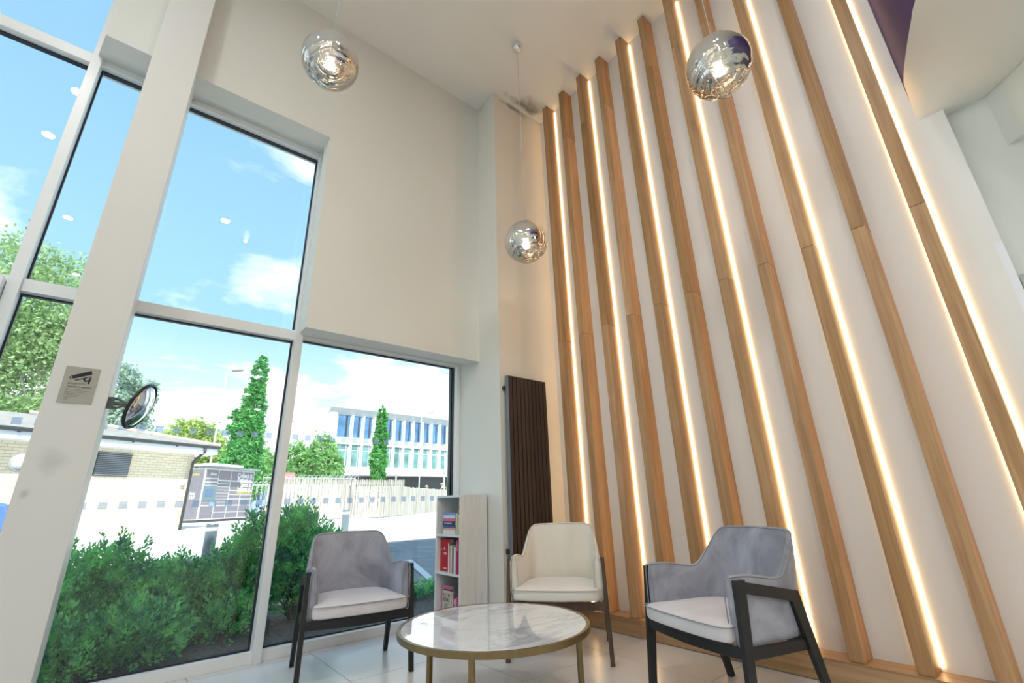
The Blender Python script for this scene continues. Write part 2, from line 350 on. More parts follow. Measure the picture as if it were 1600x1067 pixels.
# recessed pale wall beyond the end of the slat wall, diagonal return, door
M_pale = plaster('wall_paint_pale', (0.74, 0.78, 0.74))
rw = MB().box(3.48, 3.9, YB, -.068, 0, 3.149).build('wall_recess', M_pale); struct(rw)
rw2 = MB().box(3.9, 4.1, YB, 0.05, 3.15, CEIL).box(XW+.2, 4.1, 0.05, .25, 3.15, CEIL).build('wall_upper', M_wall); struct(rw2)
dr = MB().box(3.455, 3.482, -.262, -.075, 0, 2.05).build('door_1', simple('grey_door', (0.50, 0.52, 0.52), 0.5)); struct(dr)
bx = MB().prism([(3.479, -.24), (2.55, -1.17), (2.55, YB), (3.479, YB)], 2, 2.80, 3.149).build('ceiling_bulkhead', M_pale); struct(bx)
cg = MB().box(XW-.004, XW+.002, -.068, -.036, 0.0, 2.235).build('trim_2', simple('white_corner_guard', (0.85, 0.9, 0.95), 0.35)); struct(cg)
# mezzanine with a curved edge
E3 = [(3.396, .046), (3.267, .02), (3.08, -.03), (2.895, -.085), (2.774, -.125), (2.3, -.32), (1.8, -.66), (1.3, -1.12), (.9, -1.65), (.6, -2.3), (.42, -3.1), (.35, -4.2), (.35, YB)]
def smooth2(pts, n=5):
    out = []
    for i in range(len(pts)-1):
        p = [Vector(pts[max(0, min(len(pts)-1, k))]) for k in (i-1, i, i+1, i+2)]
        for j in range(n):
            t = j/n; out.append(tuple(0.5*((2*p[1])+(-p[0]+p[2])*t+(2*p[0]-5*p[1]+4*p[2]-p[3])*t*t+(-p[0]+3*p[1]-3*p[2]+p[3])*t**3)))
    out.append(tuple(pts[-1])); return out
E3 = smooth2(E3)
n = len(E3)
W3 = [(3.396, .057), (3.396, -.070), (3.479, -.24), (3.2, -.52), (2.9, -.82), (2.55, -1.17), (2.55, -2.2), (2.55, -3.4), (2.55, -4.8), (2.55, YB)]
cum = [0]
for a_, b_ in zip(W3[:-1], W3[1:]): cum.append(cum[-1]+(Vector(b_)-Vector(a_)).length)
def along(f):
    d_ = f*cum[-1]
    for k_ in range(len(W3)-1):
        if d_ <= cum[k_+1]+1e-9:
            t_ = (d_-cum[k_])/max(1e-9, cum[k_+1]-cum[k_]); return Vector(W3[k_]).lerp(Vector(W3[k_+1]), t_)
    return Vector(W3[-1])
NS = 200; esm = []
ec = [0]
for a_, b_ in zip(E3[:-1], E3[1:]): ec.append(ec[-1]+(Vector(b_)-Vector(a_)).length)
def alongE(f):
    d_ = f*ec[-1]
    for k_ in range(len(E3)-1):
        if d_ <= ec[k_+1]+1e-9:
            return Vector(E3[k_]).lerp(Vector(E3[k_+1]), (d_-ec[k_])/max(1e-9, ec[k_+1]-ec[k_]))
    return Vector(E3[-1])
rows_ = []
for q in range(9):
    g_ = q/8; row = []
    for k_ in range(NS+1):
        f_ = (k_/NS)**1.6; a_, b_ = alongE(f_), along(f_); p_ = a_.lerp(b_, g_); row.append((p_.x, p_.y, 3.45-.30*math.sin(g_*math.pi/2)))
    rows_.append(row)
mz = MB().ring(rows_, closed_u=False, cap=False).build('mezzanine_soffit', M_wall, smooth=True); struct(mz)
MB().prism([(3.396, -.066), (3.6, -.066), (3.6, -.3), (3.479, -.242), (3.396, -.072)], 2, 3.149, 3.152).build('corner_panel', M_wall, mz)
fa = MB(); fa.ring([[(x, y, z_) for x, y in E3] for z_ in (3.45, 4.65)], closed_u=False, cap=False)
fa.ring([[(x+.08, y-.1, z_) for x, y in E3] for z_ in (3.45, 4.65)], closed_u=False, cap=False)
fa.add([(x, y, 4.65) for x, y in E3]+[(x+.08, y-.1, 4.65) for x, y in E3], [(i, i+1, n+i+1, n+i) for i in range(n-1)])
fa = fa.build('mezzanine_fascia', M_purple, smooth=True); struct(fa)
mf = MB().add([(x+.05, y-.06, 3.46) for x, y in E3]+[(3.9, YB, 3.46), (3.9, .04, 3.46)], [tuple(range(n+2))]).build('mezzanine_floor', M_tile); struct(mf)
# plinth under the battens: facing boards with joints, ledge
PL = []
pl = MB().box(XS, XW, 0.0, 3.303, 0, .119).build('baseboard_right', M_oakh); struct(pl)
ys = [-0.06, 1.22, 2.439, 3.302]
for a, b in zip(ys[:-1], ys[1:]):
    MB().box(3.236, XS+.001, a+.001, b-.001, 0.004, .119).build('plinth_board', M_oakh, pl, bevel=0.0015)
MB().box(3.232, XW, -0.06, 3.303, .119, .123).build('ledge', M_oakh, pl, bevel=0.001)

# battens
ordinal = ['first', 'second', 'third', 'fourth', 'fifth', 'sixth', 'seventh', 'eighth', 'ninth', 'tenth', 'eleventh']
for k in range(11):
    y0 = 3.038-.289*k; y1 = y0+.072; lit = k % 2 == 0
    lab = f'{ordinal[k]} oak batten from the radiator corner, ' + ('warm light strips down both its sides' if lit else 'plain without a light strip')
    b = empty('oak_batten', lab, 'batten', (XW, y0, .123), 0, 'oak battens on the white wall')
    zs = [0, 2.427, 4.872, CEIL-.123]
    for a, c in zip(zs[:-1], zs[1:]):
        MB().box(XS-XW, 0, 0, .072, a+.0014, c-.0014).build('board', M_oak, b, bevel=0.0015)
    if lit:
        for s_ in (-1, 1):
            ya, yb = (-.0105, -.0005) if s_ < 0 else (.0725, .0785)
            MB().box(-.0095, -.002, ya, yb, 0.02, CEIL-.123-.03).build('light_strip', M_led, b)

# ------------------------------------------------------------------ windows
def bars(mb, x0, x1, z0, z1, yf=YC, yb=4.09): mb.box(x0, x1, yf, yb, z0, z1)
def pane(win, x0, x1, z0, z1, squares=()):
    g = MB().box(x0-.004, x1+.004, 4.055, 4.061, z0-.004, z1+.004).build('pane', M_glass, win)
    gk = MB(); a = .012
    gk.box(x0, x0+a, 4.040, 4.054, z0, z1).box(x1-a, x1, 4.040, 4.054, z0, z1).box(x0+a, x1-a, 4.040, 4.054, z1-a, z1).box(x0+a, x1-a, 4.040, 4.054, z0, z0+a)
    gk.build('gasket', M_gasket, win)
    of_ = MB(); b = .007; yo = 4.085
    of_.box(x0-.01, x0+b, 4.062, yo, z0-.01, z1+.01).box(x1-b, x1+.01, 4.062, yo, z0-.01, z1+.01).box(x0+b, x1-b, 4.062, yo, z1-b, z1+.01).box(x0+b, x1-b, 4.062, yo, z0-.01, z0+.002)
    of_.build('outer_frame', M_gasket, win)
    for zc in squares:
        k0 = math.ceil((x0+.03-.0475)/.1002)
        while True:
            xc = .0475+.1002*k0; k0 += 1
            if xc > x1-.03: break
            q = link('privacy_square', SQ, g, loc=(xc, 4.0535, zc))
SQ = MB().add([(-.0225, 0, -.0225), (.0225, 0, -.0225), (.0225, 0, .0225), (-.0225, 0, .0225)], [(0, 1, 2, 3)]).mesh('privacy_square', M_sticker)
w2 = MB(); bars(w2, -.145+.0, -.142, 0, 4.35)
w2 = MB()
w2.box(-.765, .985, YC, 4.09, 0.0, .07)                       # sill
w2.box(-.765, .985, YC, 4.09, 4.292, 4.36)                    # head
w2.box(-.72, .93, YC, 4.09, 2.36, 2.445)                      # transom
win2 = w2.build('window_2', M_frame, bevel=0.002); struct(win2)
MB().box(.925, .985, YC-.035, 4.10, 0.0, 4.34).build('mullion', M_frame, win2, bevel=0.002)
MB().box(-.78, -.72, YC-.035, 4.10, 0.0, CEIL).build('mullion', M_frame, win2, bevel=0.002)
pane(win2, -.72, .925, .07, 2.36, (1.05, 1.553)); pane(win2, -.72, .925, 2.445, 4.292)
w3 = MB(); w3.box(.985, 2.618, YC, 4.09, 0.0, .07); w3.box(.985, 2.618, YC, 4.09, 2.385, 2.43); w3.box(2.575, 2.618, YC, 4.09, .07, 2.385)
win3 = w3.build('window_3', M_frame, bevel=0.002); struct(win3)
pane(win3, .985, 2.575, .07, 2.385, (1.05, 1.553))
MB().box(2.568, 2.64, 4.063, 4.13, .07, 2.40).build('outer_jamb', M_gasket, win3)
w1 = MB(); w1.box(XL, -.78, YC, 4.09, 0, .07); w1.box(XL, -.78, YC, 4.09, 4.275, 4.365); w1.box(XL, -.78, YC, 4.09, 2.36, 2.445); w1.box(XL, -.78, YC, 4.09, 5.62, CEIL)
win1 = w1.build('window_1', M_frame, bevel=0.002); struct(win1)
xs = [-.78, -2.3, -3.8, XL]
for a, b in zip(xs[1:], xs[:-1]):
    if a > XL: MB().box(a-.03, a+.03, YC-.035, 4.10, 0, CEIL).build('mullion', M_frame, win1, bevel=0.002)
    for z0, z1 in ((.07, 2.36), (2.445, 4.275), (4.365, 5.62)): pane(win1, a+(.03 if a > XL else 0), b-(.03 if b < -.8 else 0), z0, z1, (1.05, 1.553) if z0 < 1 else ())
MB().box(-.86, -.785, 3.88, 3.984, 0.0, 2.40).build('door_post', M_frame, win1, bevel=0.002)
MB().box(-2.2, -.862, 3.88, 3.984, 2.30, 2.40).build('door_head', M_frame, win1, bevel=0.002)
# outer shell of the building (casts the shade on the car park)
sh = MB().box(XL-2.5, XW+6, YB-2.0, 4.22, CEIL+.26, 8.3).build('roof_block', simple('render', (0.7, 0.7, 0.7), 0.8)); struct(sh)
sh2 = MB().box(XW+.6, XW+6, -.2, 4.22, 0, CEIL+.2).box(XL-2.5, XL-.2, YB-2, 4.22, 0, CEIL+.2).build('outer_wall', simple('render_b', (0.7, 0.7, 0.7), 0.8)); struct(sh2)

# ceiling downlights: some mirrored in the glass, the rest added as fill light
M_dl = emit('downlight_lens', (1.0, 0.95, 0.86), 30.0)
M_dlr = simple('downlight_rim', (0.9, 0.9, 0.9), 0.4)
DL = [(-3.52, 2.28), (-3.6, -.3), (-3.6, -2.8), (-1.573, .74), (-1.242, 1.82), (-1.5, -1.5), (-1.5, -4.0), (.553, -.06), (.948, -.28), (-3.6, -5)]
rim = MB().lathe([(.085, 0), (.085, -.012), (.07, -.016), (.065, -.004)], 28).mesh('rim', M_dlr, True)
lens = MB().lathe([(.064, -.002), (.064, -.006)], 24).mesh('lens', M_dl)
for i, (x, y) in enumerate(DL):
    e = empty('downlight', 'round recessed ceiling downlight out of the frame, giving fill light over the open lounge floor', 'downlight', (x, y, CEIL), 0, 'recessed ceiling downlights')
    link('rim', rim, e); link('lens', lens, e)
    ld = bpy.data.lights.new('downlight_beam', 'AREA'); ld.shape = 'DISK'; ld.size = .12; ld.energy = 15; ld.color = (1.0, 0.98, 0.95)
    lo = bpy.data.objects.new('downlight_beam', ld); COL.objects.link(lo); lo.parent = e; lo.location = (0, 0, -.02)
DL_fill = [(1.6, -1.9), (2.1, -3.4), (1.4, -4.8)]  # unseen lamps added under the mezzanine to fill the room with light
for x, y in DL_fill:
    e = empty('downlight', 'added round fill downlight in the mezzanine soffit', 'downlight', (x, y, 3.15), 0, 'added soffit fill downlights')
    link('rim', rim, e); link('lens', lens, e)
    ld = bpy.data.lights.new('downlight_beam', 'AREA'); ld.shape = 'DISK'; ld.size = .12; ld.energy = 9; ld.color = (1.0, 0.94, 0.86)
    lo = bpy.data.objects.new('downlight_beam', ld); COL.objects.link(lo); lo.parent = e; lo.location = (0, 0, -.02)

# ------------------------------------------------------------------ armchairs
def catmull(pts, n):
    out = []
    P_ = [Vector(p) for p in pts]
    for i in range(len(P_)-1):
        p = [P_[max(0, min(len(P_)-1, k))] for k in (i-1, i, i+1, i+2)]
        for j in range(n):
            t = j/n; out.append(0.5*((2*p[1])+(-p[0]+p[2])*t+(2*p[0]-5*p[1]+4*p[2]-p[3])*t*t+(-p[0]+3*p[1]-3*p[2]+p[3])*t**3))
    out.append(P_[-1]); return out
half_base = [(.291, -.262, .338), (.291, -.15, .338), (.291, -.04, .338), (.288, .06, .338), (.276, .135, .338), (.250, .19, .338), (.205, .225, .338), (.15, .243, .338), (.08, .252, .338), (0, .255, .338)]
half_top = [(.291, -.256, .630), (.291, -.15, .630), (.290, -.05, .616), (.288, .045, .602), (.282, .11, .616), (.271, .185, .69), (.252, .262, .775), (.215, .300, .808), (.12, .312, .813), (0, .316, .816)]
def shell_grid():
    B = catmull(half_base, 4); T = catmull(half_top, 4)
    B = B+[Vector((-p.x, p.y, p.z)) for p in reversed(B[:-1])]; T = T+[Vector((-p.x, p.y, p.z)) for p in reversed(T[:-1])]
    return B, T
def make_chair(name, label, mv, ms, mw_, mp):
    root = empty(name, label, 'armchair', group=None)
    B, T = shell_grid(); nu = len(B); NV = 9
    th = .040
    outer = []; inner = []
    for i in range(nu):
        tt = (B[min(i+1, nu-1)]-B[max(i-1, 0)]); nrm = Vector((tt.y, -tt.x, 0)).normalized()   # points outwards (away from centre)
        cen = Vector((0, -.05, 0)); 
        if nrm.dot(Vector((B[i].x, B[i].y, 0))-cen) < 0: nrm = -nrm
        co_, ci = [], []
        for v in range(NV+1):
            f = v/NV; p = B[i].lerp(T[i], f)
            bul = math.sin(f*math.pi)*.010
            rr = th/2*(1.0 if f < .92 else .72)
            if f in (0, 1): rr = th/2*.55
            co_.append(p+nrm*(rr+bul*.3)); ci.append(p-nrm*(rr+bul*.9))
        # rounded top lip
        co_.append(T[i]+Vector((0, 0, .008))+nrm*th*.12); ci.append(T[i]+Vector((0, 0, .008))-nrm*th*.12)
        outer.append(co_); inner.append(ci)
    loops = []
    for i in range(nu): loops.append(outer[i]+list(reversed(inner[i])))
    mb = MB(); mb.ring(loops, closed_u=True, cap=True)
    sh = mb.build('backrest', mv, root, smooth=True)
    sh.modifiers.new('sub', 'SUBSURF').levels = 1; sh.modifiers['sub'].render_levels = 1
    # piping along both top edges, down the arm fronts
    for side in (outer, inner):
        path = [side[0][v]+Vector((0, -.004, 0)) for v in range(0, NV+1)]+[side[i][NV] for i in range(1, nu-1)]+[side[nu-1][v]+Vector((0, -.004, 0)) for v in range(NV, -1, -1)]
        MB().tube(path, .0032, 6).build('piping', mp, sh, smooth=True)
    # seat cushion
    yb = .205
    def outline(z_, g):
        pts = []
        fr = [(-.306+g, -.235), (-.300+g, -.300+g), (-.262, -.328+g), (-.15, -.343+g), (0, -.347+g), (.15, -.343+g), (.262, -.328+g), (.300-g, -.300+g), (.306-g, -.235)]
        fr = [(x*.905 if abs(y+.235) < .01 else x, y) for x, y in fr]
        bk = [(.27-g, -.1), (.268-g, .05), (.24-g, .15), (.16, yb-g), (0, yb+.01-g), (-.16, yb-g), (-.24+g, .15), (-.268+g, .05), (-.27+g, -.1)]
        return [(x, y, z_) for x, y in fr+bk]
    rings = [outline(.362, .016), outline(.368, .003), outline(.395, 0), outline(.424, .001), outline(.432, .006), outline(.441, .04), outline(.449, .10)]
    # the last rings: pull towards the middle for a soft crown
    def shrink(r_, k, z_): return [(x*k, (y+.06)*k-.06, z_) for x, y, _ in r_]
    rings += [shrink(rings[3], .45, .455), shrink(rings[3], .15, .457)]
    rings[5] = shrink(rings[3], .88, .443); rings[6] = shrink(rings[3], .70, .451)
    se = MB().ring(rings).build('seat', ms, root, smooth=True); se.modifiers.new('sub', 'SUBSURF').levels = 1; se.modifiers['sub'].render_levels = 2
    pp = outline(.430, -.0015); pth = [Vector(p) for p in pp[:9]]
    MB().tube(catmull(pth, 4), .0033, 6).build('piping', mp, se, smooth=True)
    # wooden frame
    def leg(front, s):
        mb = MB()
        if front:
            b = Vector((s*.338, -.282, 0)); t = Vector((s*.326, -.226, .622)); wx, wyb, wyt = .014, .019, .030
        else:
            b = Vector((s*.312, .262, 0)); t = Vector((s*.312, .122, .545)); wx, wyb, wyt = .014, .018, .034
        q = lambda c, wy: [c+Vector((-wx, -wy, 0)), c+Vector((wx, -wy, 0)), c+Vector((wx, wy, 0)), c+Vector((-wx, wy, 0))]
        mid = b.lerp(t, .62)
        mb.ring([q(b, wyb), q(mid, (wyb+wyt)/2+.002), q(t, wyt)]); return mb
    for s in (-1, 1):
        leg(True, s).build('leg', mw_, root, bevel=0.003); leg(False, s).build('leg', mw_, root, bevel=0.003)
        a = Vector((s*.326, -.247, .597)); b = Vector((s*.312, .150, .519))
        ar = MB(); wx = .0135
        q = lambda c, h: [c+Vector((-wx, 0, -h)), c+Vector((wx, 0, -h)), c+Vector((wx, 0, h)), c+Vector((-wx, 0, h))]
        ar.ring([q(a, .0255), q(b, .026)]); ar.build('arm_rail', mw_, root, bevel=0.003)
        sr = MB(); a = Vector((s*.318, -.245, .322)); b = Vector((s*.302, .195, .314))
        wx = .011; sr.ring([q(a, .024), q(b, .022)]); sr.build('side_rail', mw_, root, bevel=0.002)
    fr = MB()
    pts = [(-.325, -.262), (-.17, -.278), (0, -.283), (.17, -.278), (.325, -.262)]
    fr.ring([[(x, y-.011, .300+abs(x)*.02), (x, y+.011, .300+abs(x)*.02), (x, y+.011, .352), (x, y-.011, .352)] for x, y in pts]); fr.build('front_rail', mw_, root, bevel=0.002)
    MB().box(-.30, .30, .185, .207, .296, .344).build('back_rail', mw_, root, bevel=0.002)
    return root
ch1 = make_chair('armchair', 'grey velvet armchair with black legs in front of the window', M_vgrey, M_vgrey_seat_lit, M_black, M_pipe_g)
ch3 = copy_tree(ch1); ch3['label'] = 'grey velvet armchair with black legs seen from its side, by the lit battens'
ch2 = make_chair('armchair', 'cream velvet armchair with brown wooden legs in front of the radiator', M_vcream, M_vcream_seat, M_walnut, M_pipe_c)
for c, (x, y, a) in ((ch1, (1.379, 3.405, -.184)), (ch2, (2.632, 2.659, -.893)), (ch3, (2.627, 1.405, -1.87))):
    c.location = (x, y, 0); c.rotation_euler = (0, 0, a); c['group'] = 'armchairs round the coffee table'

# ------------------------------------------------------------------ coffee table
tb = empty('coffee_table', 'round coffee table with marble top and brass rim between the armchairs', 'table', (1.638, 2.154, 0))
r = .491; zt = .41
MB().lathe([(r-.018, zt-.028), (r, zt-.028), (r, zt), (r-.016, zt), (r-.018, zt-.004)], 96).build('rim', M_gold, tb, smooth=False, bevel=0.001)
smooth_angle(tb.children[0], 30)
MB().lathe([(r-.018, zt-.022), (r-.018, zt-.003), (r-.020, zt-.001)], 96).build('tabletop', M_marble, tb)
for dg_ in (103, 221, 339):
    a = R(dg_); m4 = Matrix.Rotation(a, 4, 'Z')
    MB().box(r-.030, r-.004, -.0125, .0125, 0, zt-.027, m4).build('leg', M_gold, tb, bevel=0.0015)

# ------------------------------------------------------------------ pendants
def mirror_glass():
    m, nt, bs, out = mat_new('mirrored_blown_glass'); nt.n.remove(bs); tc = nt.add('ShaderNodeTexCoord')
    sx_ = nt.add('ShaderNodeSeparateXYZ', i_Vector=tc.outputs['Object'])
    zz = nt.math('DIVIDE', sx_.outputs[2], .196)
    mp = nt.add('ShaderNodeMapping', i_Vector=tc.outputs['Object']); mp.inputs['Rotation'].default_value = (R(12), R(8), 0)
    wv = nt.add('ShaderNodeTexWave', i_Vector=mp.outputs[0], i_Scale=7.0, i_Distortion=5.0, i_Detail=2.0); wv.bands_direction = 'Z'; wv.inputs['Detail Scale'].default_value = 1.2
    lowmask = nt.remap(zz, -.05, -.75, 0.0, 1.0)
    bmp = nt.add('ShaderNodeBump', i_Height=wv.outputs[0], i_Distance=0.03); nt.l.new(nt.math('MULTIPLY', lowmask, .38), bmp.inputs['Strength'])
    gl = nt.add('ShaderNodeBsdfGlossy', i_Color=(0.84, 0.83, 0.81, 1), i_Roughness=0.015); nt.l.new(bmp.outputs[0], gl.inputs['Normal'])
    tr = nt.add('ShaderNodeBsdfTransparent', i_Color=(0.93, 0.90, 0.85, 1))
    lw_ = nt.add('ShaderNodeLayerWeight', i_Blend=0.35)
    f = nt.remap(zz, -.95, -.05, .42, 1.0)
    f = nt.math('MAXIMUM', f, nt.math('MULTIPLY', lw_.outputs['Facing'], .9))
    mx = nt.add('ShaderNodeMixShader'); nt.l.new(f, mx.inputs[0]); nt.l.new(tr.outputs[0], mx.inputs[1]); nt.l.new(gl.outputs[0], mx.inputs[2]); nt.l.new(mx.outputs[0], out.inputs[0]); return m
M_mg = mirror_glass(); M_bulb = emit('bulb_glow', (1.0, 0.84, 0.60), 9.0); M_cable = simple('clear_cable', (0.62, 0.62, 0.60), 0.4)
def ball_mesh():
    prof = [(.196*math.sin(math.pi*i/40), -.196*math.cos(math.pi*i/40)) for i in range(1, 41)]
    prof = [(.0005, -.184), (.02, -.1845), (.04, -.1855)]+[p for p in prof if p[0] > .055 or p[1] > 0][:-1]+[(.0005, .196)]
    return MB().lathe(prof, 64).mesh('globe', M_mg, True)
BM_ = ball_mesh()
bulb_m = MB().lathe([(.001, -.062), (.016, -.058), (.028, -.042), (.032, -.022), (.028, 0), (.019, .026), (.014, .045)], 24).mesh('bulb', M_bulb, True)
sock_m = MB().lathe([(.015, .045), (.016, .05), (.016, .09), (.008, .10), (.005, .19)], 20).mesh('lamp_holder', simple('lamp_holder_grey', (0.16, 0.15, 0.14), 0.5), True)
can_m = MB().lathe([(.0005, -.085), (.03, -.08), (.052, -.06), (.058, -.035), (.052, -.01), (.04, 0)], 32).mesh('canopy', M_chrome, True)
for (x, y, z_, lab) in ((.601, 2.654, 4.048, 'mirrored glass globe pendant hanging in front of the window wall'), (2.445, 2.654, 3.228, 'mirrored glass globe pendant hanging lowest, in front of the radiator corner'), (2.445, .768, 3.58, 'mirrored glass globe pendant hanging in front of the lit battens')):
    e = empty('pendant_lamp', lab, 'pendant lamp', (x, y, z_), 0, 'mirrored globe pendants')
    link('globe', BM_, e); link('bulb', bulb_m, e, loc=(0, 0, -.012)); link('lamp_holder', sock_m, e, loc=(0, 0, -.012))
    MB().tube([(0, 0, .19), (0, 0, .235)], .007, 10).build('ferrule', M_chrome, e, smooth=True)
    MB().tube([(0, 0, .23), (0, 0, CEIL-z_-.08)], .0028, 8).build('cable', M_cable, e, smooth=True)
    link('canopy', can_m, e, loc=(0, 0, CEIL-z_))
    ld = bpy.data.lights.new('bulb_light', 'POINT'); ld.energy = 4; ld.shadow_soft_size = .012; ld.color = (1.0, .82, .6)
    lo = bpy.data.objects.new('bulb_light', ld); COL.objects.link(lo); lo.parent = e; lo.location = (0, 0, -.10)

# ------------------------------------------------------------------ radiator
ra = empty('radiator', 'tall dark brown vertical radiator on the corner wall', 'radiator', (2.665, 3.303, 0))
for i in range(10):
    MB().box(i*.0494+.003, (i+1)*.0494-.006, -.075, -.052, .32, 2.135).build('radiator_panel', M_anthr, ra, bevel=0.004)
MB().box(.0, .494, -.052, -.030, .36, .42).box(.0, .494, -.052, -.030, 2.03, 2.09).box(0.0, .494, -.054, -.045, .33, 2.12).build('manifold', M_anthr, ra)
MB().box(-.004, .0015, -.072, -.028, .32, 2.135).build('side_plate', M_anthr_side, ra)
for zz in (.60, 2.02):
    MB().box(-.02, .03, -.035, -.001, zz-.018, zz+.018).build('wall_bracket', M_anthr, ra, bevel=0.002)
    MB().box(.46, .50, -.035, -.001, zz-.018, zz+.018).build('wall_bracket', M_anthr, ra, bevel=0.002)

# ------------------------------------------------------------------ bookcase and books
bc = empty('bookcase', 'narrow pale wooden bookcase with three shelves of books beside the window', 'bookcase', (2.315, 3.505, 0))
D, W, HT = .285, .40, 1.066; t = .018
MB().box(0, D, 0, t, 0, HT).build('side_panel', M_shelf, bc, bevel=0.001); MB().box(0, D, W-t, W, 0, HT).build('side_panel', M_shelf, bc, bevel=0.001)
M_shin = simple('shelf_inside', (0.78, 0.82, 0.84), 0.5)
for zz, nm in ((HT-.018, 'top_panel'), (.722, 'shelf'), (.418, 'shelf'), (.07, 'bottom_panel')): MB().box(0, D-.006, t, W-t, zz, zz+.018).build(nm, M_shin, bc, bevel=0.001)
MB().box(D-.006, D, t, W-t, .07, HT-.002).build('back_panel', M_shin, bc); MB().box(.02, .03, t, W-t, 0, .07).build('kick_board', M_shin, bc)
M_paper = simple('book_pages', (0.78, 0.74, 0.66), 0.9)
def mcol(c, nm='book_cover'): return simple(nm, c, 0.45)
def book(label, col, L, Wd, T, loc, orient, spine_text=None, tcol=None, tilt=0.0, dark=None):
    """L height of book, Wd width, T thickness. local: spine faces -x. orient: 'up' spine out upright, 'flat' lying spine out, 'face' cover faces -x"""
    e = empty('book', label, 'book', loc, 0, None)
    if orient == 'up': M = Matrix.Rotation(tilt, 4, 'X')
    elif orient == 'flat': M = Matrix.Translation((0, L, 0)) @ Matrix.Rotation(R(90), 4, 'X')
    else: M = Matrix.Translation((0, Wd, 0)) @ Matrix.Rotation(R(-90), 4, 'Z') @ Matrix.Rotation(0, 4, 'X')
    e.rotation_euler[0] = tilt if orient != 'up' else tilt
    if orient == 'up': M = Matrix.Identity(4)
    m = mcol(col); c = .0018
    cov = MB().box(0, Wd, 0, c, 0, L, M).box(0, Wd, T-c, T, 0, L, M).box(0, c, c, T-c, 0, L, M).build('cover', m, e)
    MB().box(c, Wd-.003, c, T-c, .003, L-.003, M).build('pages', M_paper, e)
    if spine_text:
        tm = mcol(tcol or (0.9, 0.9, 0.9), 'book_print')
        if orient == 'flat':   # spine plane -x, long axis along y, reading right when seen from -x (right = -y)
            text('title', spine_text, T*.5, tm, cov, frame_mat((-.0008, L*.88, T*.3), (0, -1, 0), (0, 0, 1)), sx=1.0)
        elif orient == 'up':
            text('title', spine_text, T*.6, tm, cov, frame_mat((-.0008, T*.28, L*.9), (0, 0, -1), (0, -1, 0)))
    return e, cov
bx0 = 2.322
zA = .7405; zB = .436; zC = .088
# stacked books on the upper shelf (from bottom)
y0 = 3.60
for (col, T, L, lab) in (((.80, .78, .72), .036, .205, 'thick cream book at the bottom of the flat stack, top shelf'), ((.74, .42, .40), .016, .195, 'thin salmon pink book lying second from bottom, top shelf'), ((.10, .12, .42), .022, .20, 'navy blue book lying under the dark cover, top shelf'), ((.03, .05, .09), .034, .20, 'thick black and blue book in the middle of the flat stack, top shelf'),
                         ((.72, .16, .42), .022, .205, 'magenta pink book lying in the flat stack, top shelf'), ((.72, .76, .84), .024, .19, 'pale silver book lying second from the top of the stack'), ((.20, .32, .66), .022, .205, 'blue book lying on top of the flat stack, top shelf')):
    book(lab, col, L, .14, T, (bx0+random.uniform(0, .012), y0+random.uniform(-.004, .004), zA), 'flat', 'THE LONG WAY' if T > .03 and col[0] < .1 else None, (.8, .85, .95)); zA += T+.0006
book('lime green book lying across the very top of the stack', (.48, .62, .04), .155, .11, .018, (bx0+.10, 3.545, zA), 'flat')
book('slim yellow book standing upright beside the flat stack', (.72, .66, .36), .175, .12, .014, (bx0, 3.566, .7405), 'up', None)
book('slim black and cream book standing upright at the near side, top shelf', (.66, .64, .52), .16, .12, .012, (bx0+.005, 3.548, .7405), 'up')
# middle shelf
e, cov = book('large red book with its cover turned outwards, middle shelf', (.52, .012, .03), .262, .175, .028, (bx0+.035, 3.709, .4365), 'face')
tw = mcol((.85, .8, .8), 'book_print')
for s_, zz, sz in (('A', .17, .02), ('KI', .175, .024), ('KIM', .135, .026), ('NOVEL', .02, .016)):
    text('title', s_, sz, tw, cov, frame_mat((-.0010, .118 if s_ != 'A' else .165, zz), (0, -1, 0), (0, 0, 1)), bold=True)
yy = 3.702
for (col, T, L, lab, st) in (((.80, .82, .82), .014, .232, 'white book upright next to the large red book', None), ((.12, .30, .12), .006, .236, 'very thin green book on the middle shelf', None), ((.90, .36, .32), .020, .215, 'salmon pink upright book on the middle shelf', 'RIVER'), ((.84, .80, .76), .014, .216, 'off-white upright book beside the salmon one', None), ((.40, .33, .25), .016, .208, 'tan brown upright book on the middle shelf', None), ((.10, .05, .10), .014, .212, 'dark plum upright book on the middle shelf', None), ((.80, .84, .86), .018, .208, 'pale blue-white upright book beside the plum one', None), ((.70, .76, .80), .012, .21, 'thin silver upright book left of the crimson one', None), ((.55, .04, .14), .024, .262, 'tall crimson book upright at the near end, middle shelf', 'GARDEN')):
    yy -= T+.0008; book(lab, col, L, .15, T, (bx0, yy, .4365), 'up', st, (.2, .2, .2) if col[0] > .6 else (.9, .85, .8))
# lower shelf
e, cov = book('pink book with its cover outwards behind the cream one, bottom shelf', (.58, .20, .34), .235, .17, .014, (bx0+.050, 3.712, .0885), 'face')
e, cov = book('dark plum book leaning behind the cream cover, bottom shelf', (.10, .03, .08), .21, .15, .012, (bx0+.034, 3.665, .0885), 'face')
e, cov = book('cream paperback with coloured capital letters on its cover, bottom shelf', (.66, .58, .44), .205, .135, .022, (bx0+.005, 3.655, .0885), 'face')
cols = [(.20, .12, .40), (.45, .20, .12), (.08, .08, .10), (.08, .08, .10), (.10, .10, .12), (.20, .18, .16), (.12, .12, .3), (.06, .06, .08), (.10, .22, .12)]
def word(s_, z_, sz, cs, x0=.126, step=None):
    for i, chh in enumerate(s_):
        text('title', chh, sz, mcol(cs[i % len(cs)], 'book_print'), cov, frame_mat((-.0010, x0-i*(step or sz*.78), z_), (0, -1, 0), (0, 0, 1)), bold=True)
